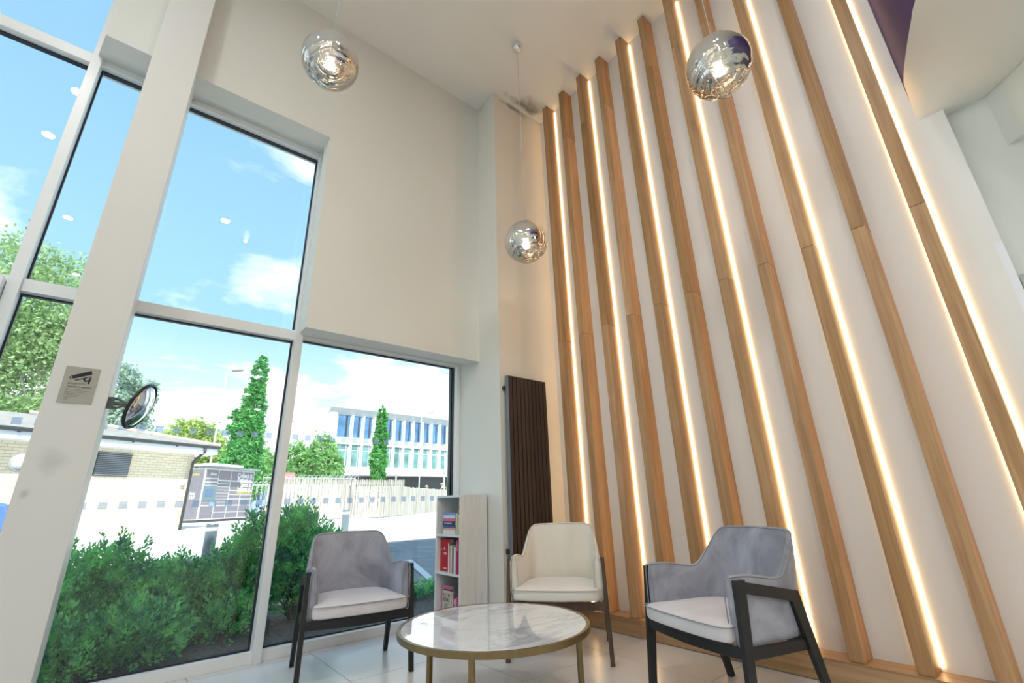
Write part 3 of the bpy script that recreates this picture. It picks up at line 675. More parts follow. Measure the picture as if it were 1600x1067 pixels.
word('RUTH', .165, .036, cols); word('OZEKI', .130, .036, cols[4:]+[(.6, .4, .1)], x0=.129, step=.0245); word('INE20', .022, .036, [(.35, .1, .08), (.3, .2, .2), (.06, .06, .07), (.06, .06, .07)])
for i, l_ in enumerate(('the book of', 'form and', 'emptiness', 'stories')): text('title', l_, .013, mcol((.2, .2, .18), 'book_print'), cov, frame_mat((-.0010, .10, .108-i*.016), (0, -1, 0), (0, 0, 1)))
book('gold yellow book lying high at the back of the bottom shelf', (.50, .38, .08), .13, .1, .03, (bx0+.12, 3.60, .335), 'flat')
book('dark teal book under the gold one at the back, bottom shelf', (.03, .08, .14), .16, .13, .05, (bx0+.11, 3.545, .284), 'flat')
book('thick black book supporting the teal one, bottom shelf', (.03, .03, .05), .17, .14, .194, (bx0+.11, 3.54, .0885), 'flat')
book('thin white upright book on the bottom shelf', (.78, .78, .82), .17, .1, .012, (bx0+.0, 3.62, .0885), 'up')
book('small crimson upright book on the bottom shelf', (.55, .04, .12), .175, .1, .018, (bx0+.0, 3.598, .0885), 'up', 'STONE', (.9, .8, .8))
book('small grey upright book at the near side, bottom shelf', (.60, .62, .66), .165, .1, .016, (bx0+.0, 3.578, .0885), 'up')
book('pink upright book at the near end of the bottom shelf', (.62, .16, .30), .175, .1, .018, (bx0+.0, 3.556, .0885), 'up')

# ------------------------------------------------------------------ notice plaque on the column
pq = empty('notice_plaque', 'beige camera surveillance notice plaque fixed to the column', 'notice', (-.277, 3.4495, 1.686))
M_pq = simple('brushed_plaque', (0.42, 0.41, 0.36), 0.4, 0.2); M_ink = simple('black_print', (0.01, 0.01, 0.015), 0.5); M_ink2 = simple('grey_print', (0.16, 0.16, 0.15), 0.6)
MB().box(-.0715, .0715, -.005, 0, -.102, .102).build('plate', M_pq, pq, bevel=0.001)
def flat(poly, m, nm, par): return MB().prism(poly, 1, -.0058, -.005).build(nm, m, par)
flat([(-.044, .048), (.036, .088), (.042, .066), (-.032, .032)], M_ink, 'camera_symbol', pq)
flat([(-.047, .044), (-.036, .029), (-.040, .026), (-.050, .040)], M_ink, 'camera_symbol', pq)
flat([(-.024, .026), (.040, .056), (.041, .051), (-.020, .022)], M_ink, 'camera_symbol', pq)
flat([(.008, .036), (.020, .041), (.020, .028), (.034, .034), (.036, .046), (.044, .049), (.040, .010), (.032, .010), (.033, .024), (.018, .020)], M_ink, 'camera_symbol', pq)
fm = lambda x, z_: frame_mat((x, -.0055, z_), (1, 0, 0), (0, 0, 1))
text('lettering', '24 hour CCTV', .0125, M_ink2, pq, fm(-.048, .002), bold=True); text('lettering', 'recording in operation', .0125, M_ink2, pq, fm(-.048, -.014), bold=True, sx=.9)
for i, l_ in enumerate(('Images are being monitored and recorded for', 'the purposes of crime prevention and public', 'safety. This scheme is controlled by the', 'management of this building.', 'For further information contact', 'reception at the main desk', 'or telephone', 'the office')):
    text('lettering', l_, .0058, M_ink2, pq, fm(-.050, -.026-i*.0085), ext=.0003, sx=.9)

# ------------------------------------------------------------------ convex mirror on its bracket
mr = empty('convex_mirror', 'round convex safety mirror on an arm fixed to the column', 'mirror', (-.142, 3.52, 1.614))
nv = Vector((.885, -.315, -.32)).normalized(); cpos = Vector((.152, .03, .0))
Mm = nv.to_track_quat('Z', 'Y').to_matrix().to_4x4(); Mm.translation = cpos
ra_ = .137
dome = MB(); rr_ = [0.001]+[ra_*.97*i/12 for i in range(1, 13)]
dome.ring([[Mm @ Vector((r_*math.cos(2*math.pi*k/48), r_*math.sin(2*math.pi*k/48), .045*(1-(r_/ra_)**2))) for k in range(48)] for r_ in reversed(rr_)])
dome.build('mirror_face', simple('convex_mirror_silver', (0.80, 0.82, 0.86), 0.02, 1.0), mr, smooth=True)
rim_ = MB(); rings = []
for k in range(49):
    a = 2*math.pi*k/48; cdir = Vector((math.cos(a), math.sin(a), 0))
    rings.append([Mm @ (cdir*(ra_+.007*math.cos(b))+Vector((0, 0, .010*math.sin(b)))) for b in [2*math.pi*j/8 for j in range(8)]])
rim_.ring(rings, cap=False).build('rim', M_black, mr, smooth=True)
MB().ring([[Mm @ Vector((ra_*f*math.cos(2*math.pi*k/40), ra_*f*math.sin(2*math.pi*k/40), z_)) for k in range(40)] for f, z_ in ((.985, -.002), (.9, -.012), (.4, -.03), (.02, -.032))]).build('back_shell', M_black, mr, smooth=True)
M_brk = simple('grey_green_bracket', (0.15, 0.17, 0.15), 0.5)
MB().box(0, .03, -.012, .012, -.034, .034).build('bracket_plate', M_brk, mr, bevel=0.002)
lp = [(.028, 0, .026)]+[(.028+.045*math.sin(math.pi*i/10), 0, .028*math.cos(math.pi*i/10)) for i in range(1, 10)]+[(.028, 0, -.026)]
MB().tube(lp, .0065, 8).build('bracket_loop', M_brk, mr, smooth=True)
MB().tube([(.02, 0, 0), (.10, .005, .0), (cpos.x-.01*nv.x, cpos.y-.03*nv.y, cpos.z-.03*nv.z)], .010, 10).build('arm', M_brk, mr, smooth=True)

# ================================================================== OUTSIDE
def G(y): return -0.05 if y < 6 else (-.05+.5*(y-6)/11 if y < 17 else (.45+.07*(y-17)/7 if y < 24 else .52))
M_sunlit_pave = simple('sunlit_paving', (0.74, 0.73, 0.71), 0.9, noise=0.06, nscale=2.0)  # paler from the shadow edge onwards; sunlit glare put into the colour
gys = [4.2, 6, 10.9, 17, 24, 140]
gx = (-40, 90); g1 = MB()
g1.add([(x, y, G(y)-.001) for y in gys for x in gx], [(2*i, 2*i+1, 2*i+3, 2*i+2) for i in range(len(gys)-1)])
gd = g1.build('ground', M_asphalt); struct(gd)
gys2 = [10.9, 14, 17, 20.5, 24, 45]
pv_ = MB().add([(x, y, G(y)+.008) for y in gys2 for x in (-30, 40)], [(2*i, 2*i+1, 2*i+3, 2*i+2) for i in range(5)]).build('sunlit_paving', M_sunlit_pave, gd)
MB().add([(-30, 4.2, -.04), (2.5, 4.2, -.04), (30, 4.2, -.04), (30, 5.75, -.03), (-30, 6.35, -.03)], [(0, 1, 2, 3, 4)]).build('planting_bed', M_soil, gd)
MB().box(-30, 30, -.06, .06, -.10, .03, Matrix.Translation((0, 6.1, -.04)) @ Matrix.Rotation(R(-.6), 4, 'Z')).build('kerb', simple('concrete_kerb', (0.42, 0.43, 0.44), 0.8), gd)
def gquad(a, b, wd, nm='white_line', lift=.012):
    a = Vector(a); b = Vector(b); d = (b-a).normalized(); nn = Vector((-d.y, d.x))*wd/2; n_ = 8; mb = MB(); vv = []
    for i in range(n_+1):
        p = a.lerp(b, i/n_)
        for s in (-1, 1): q = p+nn*s; vv.append((q.x, q.y, G(q.y)+lift))
    mb.add(vv, [(2*i, 2*i+1, 2*i+3, 2*i+2) for i in range(n_)]); return mb.build(nm, M_white_line, gd)
gquad((4.3, 8.2), (3.35, 5.2), .12); gquad((1.70, 10.6), (1.85, 8.2), .14); gquad((-6, 8), (-5.5, 10.9), .12)
gquad((-12, 11.0), (20, 11.0), .10)

# foliage builders -------------------------------------------------
def leaves_mesh(name, pts, nrm_bias, size, mat, aspect=0.55, seed=0):
    rg = np.random.default_rng(seed); n_ = len(pts)
    d = rg.normal(size=(n_, 3)); d += np.asarray(nrm_bias); d /= np.linalg.norm(d, axis=1)[:, None]
    u = rg.normal(size=(n_, 3)); u -= (u*d).sum(1)[:, None]*d; u /= np.linalg.norm(u, axis=1)[:, None]
    v = np.cross(d, u); s = size*rg.uniform(.6, 1.25, size=(n_, 1))
    a = pts-u*s; b = pts+v*s*aspect+d*s*.15; c = pts+u*s; e = pts-v*s*aspect+d*s*.15
    co_ = np.stack([a, b, c, e], 1).reshape(-1, 3)
    me = bpy.data.meshes.new(name); me.vertices.add(n_*4); me.loops.add(n_*4); me.polygons.add(n_)
    me.vertices.foreach_set('co', co_.astype(np.float32).ravel()); me.loops.foreach_set('vertex_index', np.arange(n_*4, dtype=np.int32))
    me.polygons.foreach_set('loop_start', np.arange(0, n_*4, 4, dtype=np.int32)); me.polygons.foreach_set('loop_total', np.full(n_, 4, dtype=np.int32))
    me.update(); me.materials.append(mat); return me
def blob_pts(blobs, n_, seed, shell=.55, clump=.22):
    rg = np.random.default_rng(seed); vol = np.array([b[3]*b[4]*b[5] for b in blobs]); vol = vol**.75; cnt = np.maximum(1, (n_*vol/vol.sum()).astype(int)); out = []
    for b, k in zip(blobs, cnt):
        nc = max(6, k//26); d = rg.normal(size=(nc, 3)); d /= np.linalg.norm(d, axis=1)[:, None]; rr = rg.uniform(shell, 1, size=(nc, 1))**.6
        cc = d*rr*np.array(b[3:6]) + np.array(b[:3]); rad = clump*min(b[3], b[5])
        idx = rg.integers(0, nc, k); out.append(cc[idx]+rg.normal(size=(k, 3))*rad*.5)
    return np.concatenate(out)
def tree(name, label, base, blobs, nleaf, size, mat, trunk_r, bark, top, seed, lean=(0, 0), branches=6, cat='tree', shell=.55, clump=.22, group=None):
    bx_, by_, bz_ = base; e = empty(name, label, cat, base, 0, group)
    bl = [(b[0]-bx_, b[1]-by_, b[2]-bz_, b[3], b[4], b[5]) for b in blobs]
    rgx = random.Random(seed)
    tp = [(lean[0]*f**1.3+rgx.uniform(-.04, .04), lean[1]*f, top*f) for f in (0, .25, .5, .75, 1)]
    MB().tube(tp, [trunk_r*(1-.7*f) for f in (0, .25, .5, .75, 1)], 8).build('trunk', bark, e, smooth=True)
    for i in range(branches):
        f = rgx.uniform(.3, .9); s0 = Vector((lean[0]*f**1.3, lean[1]*f, top*f)); b = rgx.choice(bl); tgt = Vector((b[0]+rgx.uniform(-.5, .5)*b[3], b[1]+rgx.uniform(-.5, .5)*b[4], b[2]+rgx.uniform(-.2, .6)*b[5]))
        md = s0.lerp(tgt, .5)+Vector((0, 0, .1*top*.3)); MB().tube([s0, md, tgt], [trunk_r*.35, trunk_r*.22, trunk_r*.08], 6).build('branch', bark, e, smooth=True)
    fo = link('foliage', leaves_mesh('foliage', blob_pts(bl, nleaf, seed, shell, clump), (0, 0, .6), size, mat, seed=seed), e); fo['kind'] = 'stuff'
    return e
tree('birch_tree', 'large airy birch tree with white branches behind the brick building roof, far left', (-2.4, 23.6, .51), [(-4.6, 24, 8.2, 1.7, 1.5, 3.2), (-2.9, 24, 8.4, 1.5, 1.4, 2.5), (-3.6, 24.3, 6.0, 2.4, 1.4, 2.2), (-5.6, 24, 6.5, 1.8, 1.4, 3.0), (-2.4, 24.1, 6.4, 1.0, 1.2, 2.4)], 30000, .085, M_leaf_birch, .14, M_bark_w, 7.5, 11, lean=(-1.0, 0), branches=12, clump=.3)
tree('shrubby_tree', 'low light green tree directly behind the brick roof at the far left', (-3.4, 22.6, .5), [(-4.6, 22.6, 3.9, 1.6, .7, 1.2), (-2.8, 22.6, 3.9, 1.4, .7, 1.0)], 12000, .08, M_leaf_birch, .10, M_bark, 2.6, 12, branches=3)
tree('birch_tree', 'thin grey green tree behind the round mirror', (-.5, 40, .52), [(-1.2, 40, 8.9, 1.0, .9, 1.9), (.1, 40, 8.2, .8, .8, 1.7), (-.4, 40, 6.4, 1.5, .9, 1.4)], 5200, .15, M_leaf_grey, .12, M_bark_w, 7.5, 13, branches=7, clump=.35)
tree('maple_tree', 'rounded yellow green tree behind the brick building corner', (3.1, 34.9, .52), [(3.0, 34.9, 4.7, 1.75, 1.3, 1.7), (4.2, 34.9, 3.7, 1.3, 1.2, 1.6), (1.9, 34.9, 4.0, 1.2, 1.1, 1.4)], 15000, .12, M_leaf_yel, .16, M_bark, 3.5, 14)
tree('hornbeam_tree', 'tall narrow dark green columnar tree behind the parcel lockers', (5.1, 29.6, .52), [(5.25, 29.6, 8.2, .45, .45, 1.6), (5.2, 29.6, 6.7, .62, .6, 1.7), (5.1, 29.6, 5.0, .85, .8, 1.8), (5.0, 29.6, 3.4, 1.0, .9, 1.6), (4.35, 29.6, 5.6, .35, .4, .8)], 26000, .085, M_leaf_col, .14, M_bark, 5.5, 15)
for i, (x, y, zc, rx, rz_, sd, lab) in enumerate(((9.2, 43.5, 3.6, 1.3, 2.2, 21, 'pale green tree showing just left of the white window post'), (11.4, 43.4, 4.2, 1.5, 2.4, 22, 'bushy green tree right of the thin lamp post, left of the office'), (13.6, 43.0, 4.6, 1.3, 2.8, 23, 'light green tree touching the left edge of the white office'), (7.4, 42, 3.6, 1.6, 2.2, 24, 'pale green tree between the columnar tree and the window post'))):
    tree('ash_tree', lab, (x, y, .52), [(x, y, zc, rx, 1.2, rz_), (x+.6, y, zc-.8, rx, 1.2, rz_*.8)], 9000, .14, M_leaf_far, .15, M_bark, zc-.6, sd, group='trees behind the fence')
tree('poplar_tree', 'slim bright green columnar tree standing in front of the white office', (20.2, 45.7, .52), [(20.25, 45.7, 9.5, .55, .5, 1.5), (20.2, 45.7, 7.6, .75, .7, 1.5), (20.1, 45.7, 5.4, .85, .8, 1.7), (20.2, 45.7, 3.8, .7, .7, 1.0)], 15000, .12, M_leaf_col, .12, M_bark, 6.5, 31, branches=4)
tree('laurel_bush', 'yellow green bush at the right end of the wooden fence', (21.3, 33.9, .52), [(21.3, 33.9, 1.3, .8, .7, .8), (22.4, 33.9, 1.4, .8, .7, .8)], 5000, .09, M_leaf_yel, .06, M_bark, .8, 32, branches=2, cat='bush')

# shrubs right outside the glass: sprigs of small leaves
def sprig_pts():
    rg = np.random.default_rng(3); P_ = []; D_ = []
    for k in range(13):
        t_ = k/12; a = k*2.4; z_ = .12*t_; sp_ = .026*(1.1-.6*t_)
        P_.append((math.cos(a)*sp_, math.sin(a)*sp_, z_+.012)); D_.append((math.cos(a)*.8, math.sin(a)*.8, .75+t_))
    return np.array(P_), np.array(D_)
def shrub(name, label, base, blobs, nsp, seed, mat):
    bx_, by_, bz_ = base; e = empty(name, label, 'shrub', base, 0, 'shrubs in the bed outside the glass')
    rg = np.random.default_rng(seed); rd = random.Random(seed)
    SP, SD = sprig_pts(); allp = []; alld = []
    vol = np.array([b[3]*b[5] for b in blobs]); cnt = (nsp*vol/vol.sum()).astype(int); stems = []
    for b, k in zip(blobs, cnt):
        d = rg.normal(size=(k, 3)); d[:, 2] = d[:, 2]*.8+.15; d /= np.linalg.norm(d, axis=1)[:, None]; rr = rg.uniform(.25, 1.12, size=(k, 1))**.55
        c = np.array(b[:3])-np.array(base); pos = c+d*rr*np.array(b[3:6]); pos[:, 2] = np.maximum(pos[:, 2], .03)
        up_ = d*.8+np.array([0, 0, .9])+rg.normal(size=(k, 3))*.25; up_ /= np.linalg.norm(up_, axis=1)[:, None]
        x_ = np.cross(up_, rg.normal(size=(k, 3))); x_ /= np.linalg.norm(x_, axis=1)[:, None]; y_ = np.cross(up_, x_); sc_ = rg.uniform(.7, 1.25, size=(k, 1, 1))
        B_ = np.stack([x_, y_, up_], 1)
        allp.append((np.einsum('mi,kij->kmj', SP, B_)*sc_+pos[:, None]).reshape(-1, 3)); alld.append(np.einsum('mi,kij->kmj', SD, B_).reshape(-1, 3))
        for q in range(0, k, 7): stems.append((pos[q], up_[q]))
    pts = np.concatenate(allp); u = np.concatenate(alld); u /= np.linalg.norm(u, axis=1)[:, None]
    nn = np.cross(u, rg.normal(size=u.shape)); nn /= np.linalg.norm(nn, axis=1)[:, None]; v = np.cross(nn, u); s = .021*rg.uniform(.7, 1.3, size=(len(pts), 1))
    co_ = np.stack([pts-u*s*.9, pts+v*s*.52+nn*s*.12, pts+u*s*1.1, pts-v*s*.52+nn*s*.12], 1).reshape(-1, 3); n_ = len(pts)
    me = bpy.data.meshes.new('foliage'); me.vertices.add(n_*4); me.loops.add(n_*4); me.polygons.add(n_)
    me.vertices.foreach_set('co', co_.astype(np.float32).ravel()); me.loops.foreach_set('vertex_index', np.arange(n_*4, dtype=np.int32))
    me.polygons.foreach_set('loop_start', np.arange(0, n_*4, 4, dtype=np.int32)); me.polygons.foreach_set('loop_total', np.full(n_, 4, dtype=np.int32)); me.update(); me.materials.append(mat)
    fo = link('foliage', me, e); fo['kind'] = 'stuff'
    st = MB()
    for p, d in stems[:120]:
        p = Vector(p); root_ = Vector((p.x*.25, p.y*.25, 0)); st.tube([root_, root_.lerp(p, .55)+Vector((0, 0, .03)), p], [.007, .005, .002], 4)
    so_ = st.build('stems', M_bark, e); so_['kind'] = 'stuff'
    return e
shrub('box_shrub', 'leafy green shrub outside the glass beside the column', (-.15, 5.2, -.04), [(-.25, 5.2, .28, .42, .4, .40), (.10, 5.25, .40, .22, .25, .34), (-.05, 4.75, .08, .35, .25, .2)], 1050, 41, M_leaf_shrub)
shrub('box_shrub', 'low dense shrub in the middle of the bed outside the big window', (.50, 5.4, -.04), [(.45, 5.4, .20, .38, .35, .32), (.62, 5.5, .34, .14, .18, .22), (.30, 4.8, .10, .3, .25, .22)], 850, 42, M_leaf_shrub)
shrub('box_shrub', 'shrub left of the white window post, outside the big window', (1.05, 5.5, -.04), [(1.0, 5.5, .26, .30, .3, .34), (1.18, 5.5, .55, .20, .2, .36), (.95, 5.05, .08, .2, .2, .14)], 850, 43, M_leaf_shrub)
shrub('box_shrub', 'tall upright shrub outside the right window, behind the left armchair', (1.62, 5.35, -.04), [(1.55, 5.35, .40, .26, .26, .42), (1.52, 5.35, .72, .16, .2, .26), (1.78, 5.4, .50, .18, .2, .26)], 1000, 44, M_leaf_shrub)
shrub('box_shrub', 'small low ground shrub outside the right window under the armchair arm', (2.2, 5.1, -.04), [(2.1, 5.0, -.02, .25, .22, .07), (2.95, 5.45, -.02, .4, .22, .05)], 200, 45, M_leaf_shrub)

# brick outbuilding -----------------------------------------------
A = Vector((-6.9, 13.63)); Bp = Vector((1.72, 18.15)); u = (Bp-A).normalized(); L_ = (Bp-A).length; ang = math.atan2(u.y, u.x)
bb = empty('brick_outbuilding', 'single storey buff brick building with tiled hip roof and black gutter', 'building', (A.x, A.y, .40), ang)
MB().box(0, L_, 0, 3.9, -.3, 2.42).build('wall', M_brick, bb)
M_fascia = simple('white_fascia', (0.80, 0.84, 0.88), 0.5); M_roof = simple('concrete_roof_tile', (0.42, 0.41, 0.40), 0.8, noise=0.12, nscale=6); M_gut = simple('black_gutter', (0.04, 0.045, 0.05), 0.35)
MB().box(-.3, L_+.42, -.45, 4.1, 2.32, 2.36).build('soffit_board', M_fascia, bb)
MB().box(-.3, L_+.42, -.47, -.44, 2.32, 2.52).box(L_+.40, L_+.43, -.47, 4.1, 2.32, 2.52).build('fascia_board', M_fascia, bb)
def gut(): 
    return MB().ring([[(x, -.475-.045*math.sin(q)-.03, 2.545-.05*math.cos(q)) for q in [math.pi*k/8 for k in range(9)]]+[(x, -.47, 2.50)] for x in (-.3, L_+.45)])
gut().build('gutter', M_gut, bb)
for xx in (L_-.9, L_-2.1, L_-3.3, L_-4.5): MB().box(xx-.02, xx+.02, -.53, -.47, 2.47, 2.56).build('gutter_clip', M_gut, bb)
rise = .47
crs = MB(); nrow = 16
for i in range(nrow):
    v0, v1 = i/nrow*4.2, (i+1)/nrow*4.2+.03
    z0, z1 = 2.56+v0*rise*.5, 2.56+v1*rise*.5
    xr0, xr1 = L_+.44-v0*.78, L_+.44-v1*.78
    crs.add([(-.3, -.5+v0, z0+.045), (xr0, -.5+v0, z0+.045), (xr1, -.5+v1, z1+.012), (-.3, -.5+v1, z1+.012), (-.3, -.5+v0, z0), (xr0, -.5+v0, z0)], [(0, 1, 2, 3), (4, 5, 1, 0)])
c_ = crs.build('roof_tiles', M_roof, bb); c_['kind'] = 'stuff'
MB().tube([(L_+.46, -.50, 2.61), (L_+.44-4.2*.78, 3.7, 2.64+4.2*rise*.5)], .07, 8).build('hip_ridge', simple('ridge_tile', (.55, .47, .40), .8), bb, smooth=True)
MB().add([(L_+.44, -.5, 2.56), (L_+.44, 4.1, 2.56), (L_+.44-3.3, 3.7, 2.56+4.2*rise*.5)], [(0, 1, 2)]).build('hip_slope', M_roof, bb)
lv = MB().box(L_-2.62, L_-1.78, -.012, .02, 1.58, 2.22).build('louvre_vent', M_gut, bb)
M_lv = simple('grey_louvre', (0.25, 0.29, 0.34), 0.45)
for i in range(13): MB().box(L_-2.60, L_-1.80, -.05, -.012, 1.60+i*.048, 1.60+i*.048+.022).build('slat', M_lv, lv)
MB().box(L_-.30, L_-.20, -.09, 0, 1.38, 1.56).build('alarm_box', M_fascia, bb, bevel=0.01)
MB().tube([(L_-.02, -.50, 2.50), (L_-.02, -.49, 2.38), (L_-.07, -.10, 2.10), (L_-.07, -.08, .02)], .042, 10).build('downpipe', M_gut, bb, smooth=True)
MB().box(L_-2.0, L_-1.0, -.006, .0, 1.0, 1.03).build('sill_mark', M_brick, bb)
# traffic mirror on the outbuilding
tm_ = empty('traffic_mirror', 'round white traffic mirror disc on a post at the far left', 'mirror', (-1.40, 11.9, G(11.9)))
MB().tube([(.13, 0.04, 0), (.13, 0.04, 1.80)], .03, 10).build('post', simple('green_post', (.03, .10, .06), .5), tm_, smooth=True)
MB().lathe([(.01, -.03), (.08, -.028), (.115, -.01), (.115, .02)], 28).build('disc', simple('white_disc', (.85, .85, .85), .4), tm_, smooth=True, loc=(0, 0, 1.68), rot=(R(90), 0, 0))
MB().lathe([(.112, -.014), (.125, -.022), (.158, -.014), (.165, .0), (.15, .02), (.112, .02)], 28).build('rim', simple('grey_rim', (.4, .4, .38), .4), tm_, smooth=True, loc=(0, .012, 1.68), rot=(R(90), 0, 0))

# cars ---------------------------------------------------------------
def car(label, loc, rz, c):
    e = empty('car', label, 'car', loc, rz); mc = simple('car_paint', c, .25, .0, coat=1.0); mg = simple('car_glass', (.05, .08, .12), .08); mt = simple('tyre', (.02, .02, .02), .8)
    prof = [(-2.1, .32), (-2.1, .75), (-1.95, .95), (-1.15, 1.02), (-.55, 1.46), (.9, 1.48), (1.65, 1.05), (2.05, .98), (2.12, .7), (2.1, .32)]
    MB().prism(prof, 1, -.86, .86).build('body', mc, e, bevel=0.06)
    gp = [(-1.0, 1.03), (-.5, 1.40), (.85, 1.42), (1.45, 1.05)]
    MB().prism(gp, 1, -.875, .875).build('side_window', mg, e, bevel=0.01)
    MB().prism([(-1.17, 1.04), (-.60, 1.445), (-.50, 1.40), (-1.0, 1.04)], 1, -.72, .72).build('rear_window', mg, e)
    for x in (-1.35, 1.35):
        for s in (-1, 1): MB().lathe([(.001, -.1), (.30, -.1), (.32, -.07), (.32, .07), (.30, .1), (.001, .1)], 24).build('wheel', mt, e, smooth=False, loc=(x, s*.80, .32), rot=(R(90), 0, 0))
    MB().box(-2.13, -2.09, -.7, -.5, .72, .84).box(-2.13, -2.09, .5, .7, .72, .84).build('tail_lamp', simple('red_lamp', (.5, .03, .03), .3), e)
    MB().box(2.06, 2.13, -.72, -.48, .68, .8).box(2.06, 2.13, .48, .72, .68, .8).build('head_lamp', simple('lamp_glass', (.7, .72, .75), .1), e)
    return e
car('blue car parked at the far left beyond the column', (-3.62, 13.2, G(12.6)), R(8), (.10, .20, .52))
car('pale blue car parked behind the railings right of the parcel lockers', (7.6, 31.3, .52), R(20), (.30, .42, .60))

# parcel lockers ------------------------------------------------------
pk = empty('parcel_locker', 'bank of dark parcel lockers with white frame and screen by the car park', 'locker', (2.90, 24.85, .52), R(41.2))
M_lk = simple('locker_grey', (0.23, 0.21, 0.25), 0.4, noise=.1); M_lkw = simple('locker_white', (0.80, 0.80, 0.80), 0.4); M_lkt = simple('locker_teal', (0.16, 0.24, 0.26), 0.4)
Wk, Hk = 3.15, 2.08
MB().box(-.02, Wk, .02, .75, .10, Hk).build('cabinet', M_lkw, pk, bevel=0.01); MB().box(0.0, Wk-.05, .06, .7, 0, .10).build('base', simple('dark_plinth', (.08, .08, .09), .6), pk)
MB().box(-.04, -.02, .05, .72, .14, Hk-.06).build('side_panel', M_lk, pk)
MB().box(-.12, 1.75, -.42, .6, Hk+.06, Hk+.16, Matrix.Identity(4)).build('roof', M_lkw, pk, bevel=0.02); MB().box(0, Wk+.06, -.22, .4, Hk+.0, Hk+.06).build('canopy', simple('canopy_grey', (.30, .33, .37), .4), pk, bevel=0.005)
cw = Wk/4-.02
cols_h = {0: [(.14, .62), (1.42, 1.52), (1.55, 1.66), (1.69, 2.02)], 1: [(.14, .36), (.38, .62)]+[(.65+.12*i, .755+.12*i) for i in range(8)]+[(1.63, 2.02)], 2: [(.14, .36), (.38, .62), (.65, .88), (.91, 1.06), (1.09, 1.22), (1.25, 1.60), (1.63, 2.02)], 3: [(.14, .36), (.38, .62), (.65, .88), (.91, 1.06), (1.09, 1.22), (1.25, 1.60), (1.63, 2.02)]}
for ci_, rows in cols_h.items():
    for z0, z1 in rows: MB().box(.05+ci_*(Wk/4-.012), .05+ci_*(Wk/4-.012)+cw-.055, .0, .02, z0+.008, z1-.014).build('locker_door', M_lk, pk, bevel=0.003)
cs = MB().box(.04, .04+cw-.03, -.02, .02, .82, 1.38).build('console', M_lkt, pk, bevel=0.005); MB().box(.14, .58, -.026, -.02, .98, 1.26).build('screen', emit('screen_glow', (.30, .45, .75), .8), cs)
MB().box(.04, .5, 0, .02, .66, .72).box(.04, .5, 0, .02, .75, .80).build('slot_panel', M_lk, pk)
tm2 = simple('white_print', (.9, .9, .9), .5); ty = simple('yellow_print', (.75, .60, .08), .5)
for i, s_ in enumerate(('Collect it.', 'Return it.', 'Send it.', 'InPost it.')): text('lettering', s_, .27, tm2, pk, frame_mat((Wk-.12, -.004, 1.77-i*.19), (1, 0, 0), (0, 0, 1)), align='RIGHT', bold=True, ext=.001)
text('lettering', 'inpost.co.uk', .19, ty, pk, frame_mat((Wk-.15, -.004, 1.12), (1, 0, 0), (0, 0, 1)), align='RIGHT', bold=True, ext=.001)
text('lettering', 'InPost', .14, tm2, pk, frame_mat((.28, -.004, 1.80), (1, 0, 0), (0, 0, 1)), bold=True, ext=.001)
text('lettering', 'InPost', .14, ty, pk, frame_mat((-.045, .62, 1.78), (0, -1, 0), (0, 0, 1)), bold=True, ext=.001)
text('lettering', 'Easy\n24/7', .16, tm2, pk, frame_mat((-.045, .58, 1.05), (0, -1, 0), (0, 0, 1)), bold=True, ext=.001)

pk.scale = (1.0, 1.0, 1.11)
# fences ----------------------------------------------------------------
M_fw = wood('weathered_timber', (0.26, 0.235, 0.20), (0.50, 0.47, 0.42), (0.66, 0.63, 0.58), rough=0.9, sc=.45)
def picket_fence(label, a, b, z0, h, step, seed, rails=True):
    a = Vector(a); b = Vector(b); d = b-a; Lf = d.length; e = empty('picket_fence', label, 'fence', (a.x, a.y, z0), math.atan2(d.y, d.x)); rd = random.Random(seed); mb = MB(); x = 0
    while x < Lf:
        hh = h+rd.uniform(-.02, .02); wd = step*rd.uniform(.62, .86); lean = rd.uniform(-.006, .006)
        mb.add([(x, -.02, .10), (x+wd, -.02, .10), (x+wd, 0.0, .10), (x, 0.0, .10), (x+lean, -.02, hh-.03), (x+wd+lean, -.02, hh-.03), (x+wd+lean, 0, hh-.03), (x+lean, 0, hh-.03), (x+wd/2+lean, -.01, hh)],
               [(0, 1, 5, 4), (2, 3, 7, 6), (1, 2, 6, 5), (3, 0, 4, 7), (4, 5, 8), (5, 6, 8), (6, 7, 8), (7, 4, 8), (0, 3, 2, 1)]); x += step
    p_ = mb.build('pickets', M_fw, e); p_['kind'] = 'stuff'
    for zz in (.25, h*.55, h-.25): MB().box(0, Lf, 0.0, .05, zz, zz+.09).build('rail', M_fw, e)
    x = 0
    while x < Lf+.1: MB().box(x-.05, x+.05, .02, .12, 0, h-.05).build('post', M_fw, e); x += 2.4
    return e
picket_fence('weathered picket fence panel run nearest, left of the gate', (4.75, 21.2), (7.9, 20.64), .42, 1.50, .135, 1)
picket_fence('weathered wooden gate section in the middle of the picket fence', (7.9, 20.64), (9.1, 19.95), .42, 1.40, .12, 2)
picket_fence('weathered picket fence receding from the gate to the right', (9.1, 19.95), (21.0, 30.5), .42, 1.42, .135, 3)
picket_fence('taller timber fence standing behind the picket fence', (6.0, 26.3), (13.5, 26.7), .52, 1.93, .14, 4)
gpst = empty('gate_post', 'tall weathered timber gate post in the picket fence', 'post', (7.88, 20.36, .42), 0)
MB().box(-.08, .08, -.08, .08, 0, 1.62).build('post', M_fw, gpst, bevel=0.01); MB().box(-.1, .1, -.1, .1, 1.62, 1.66).build('cap', M_fw, gpst)
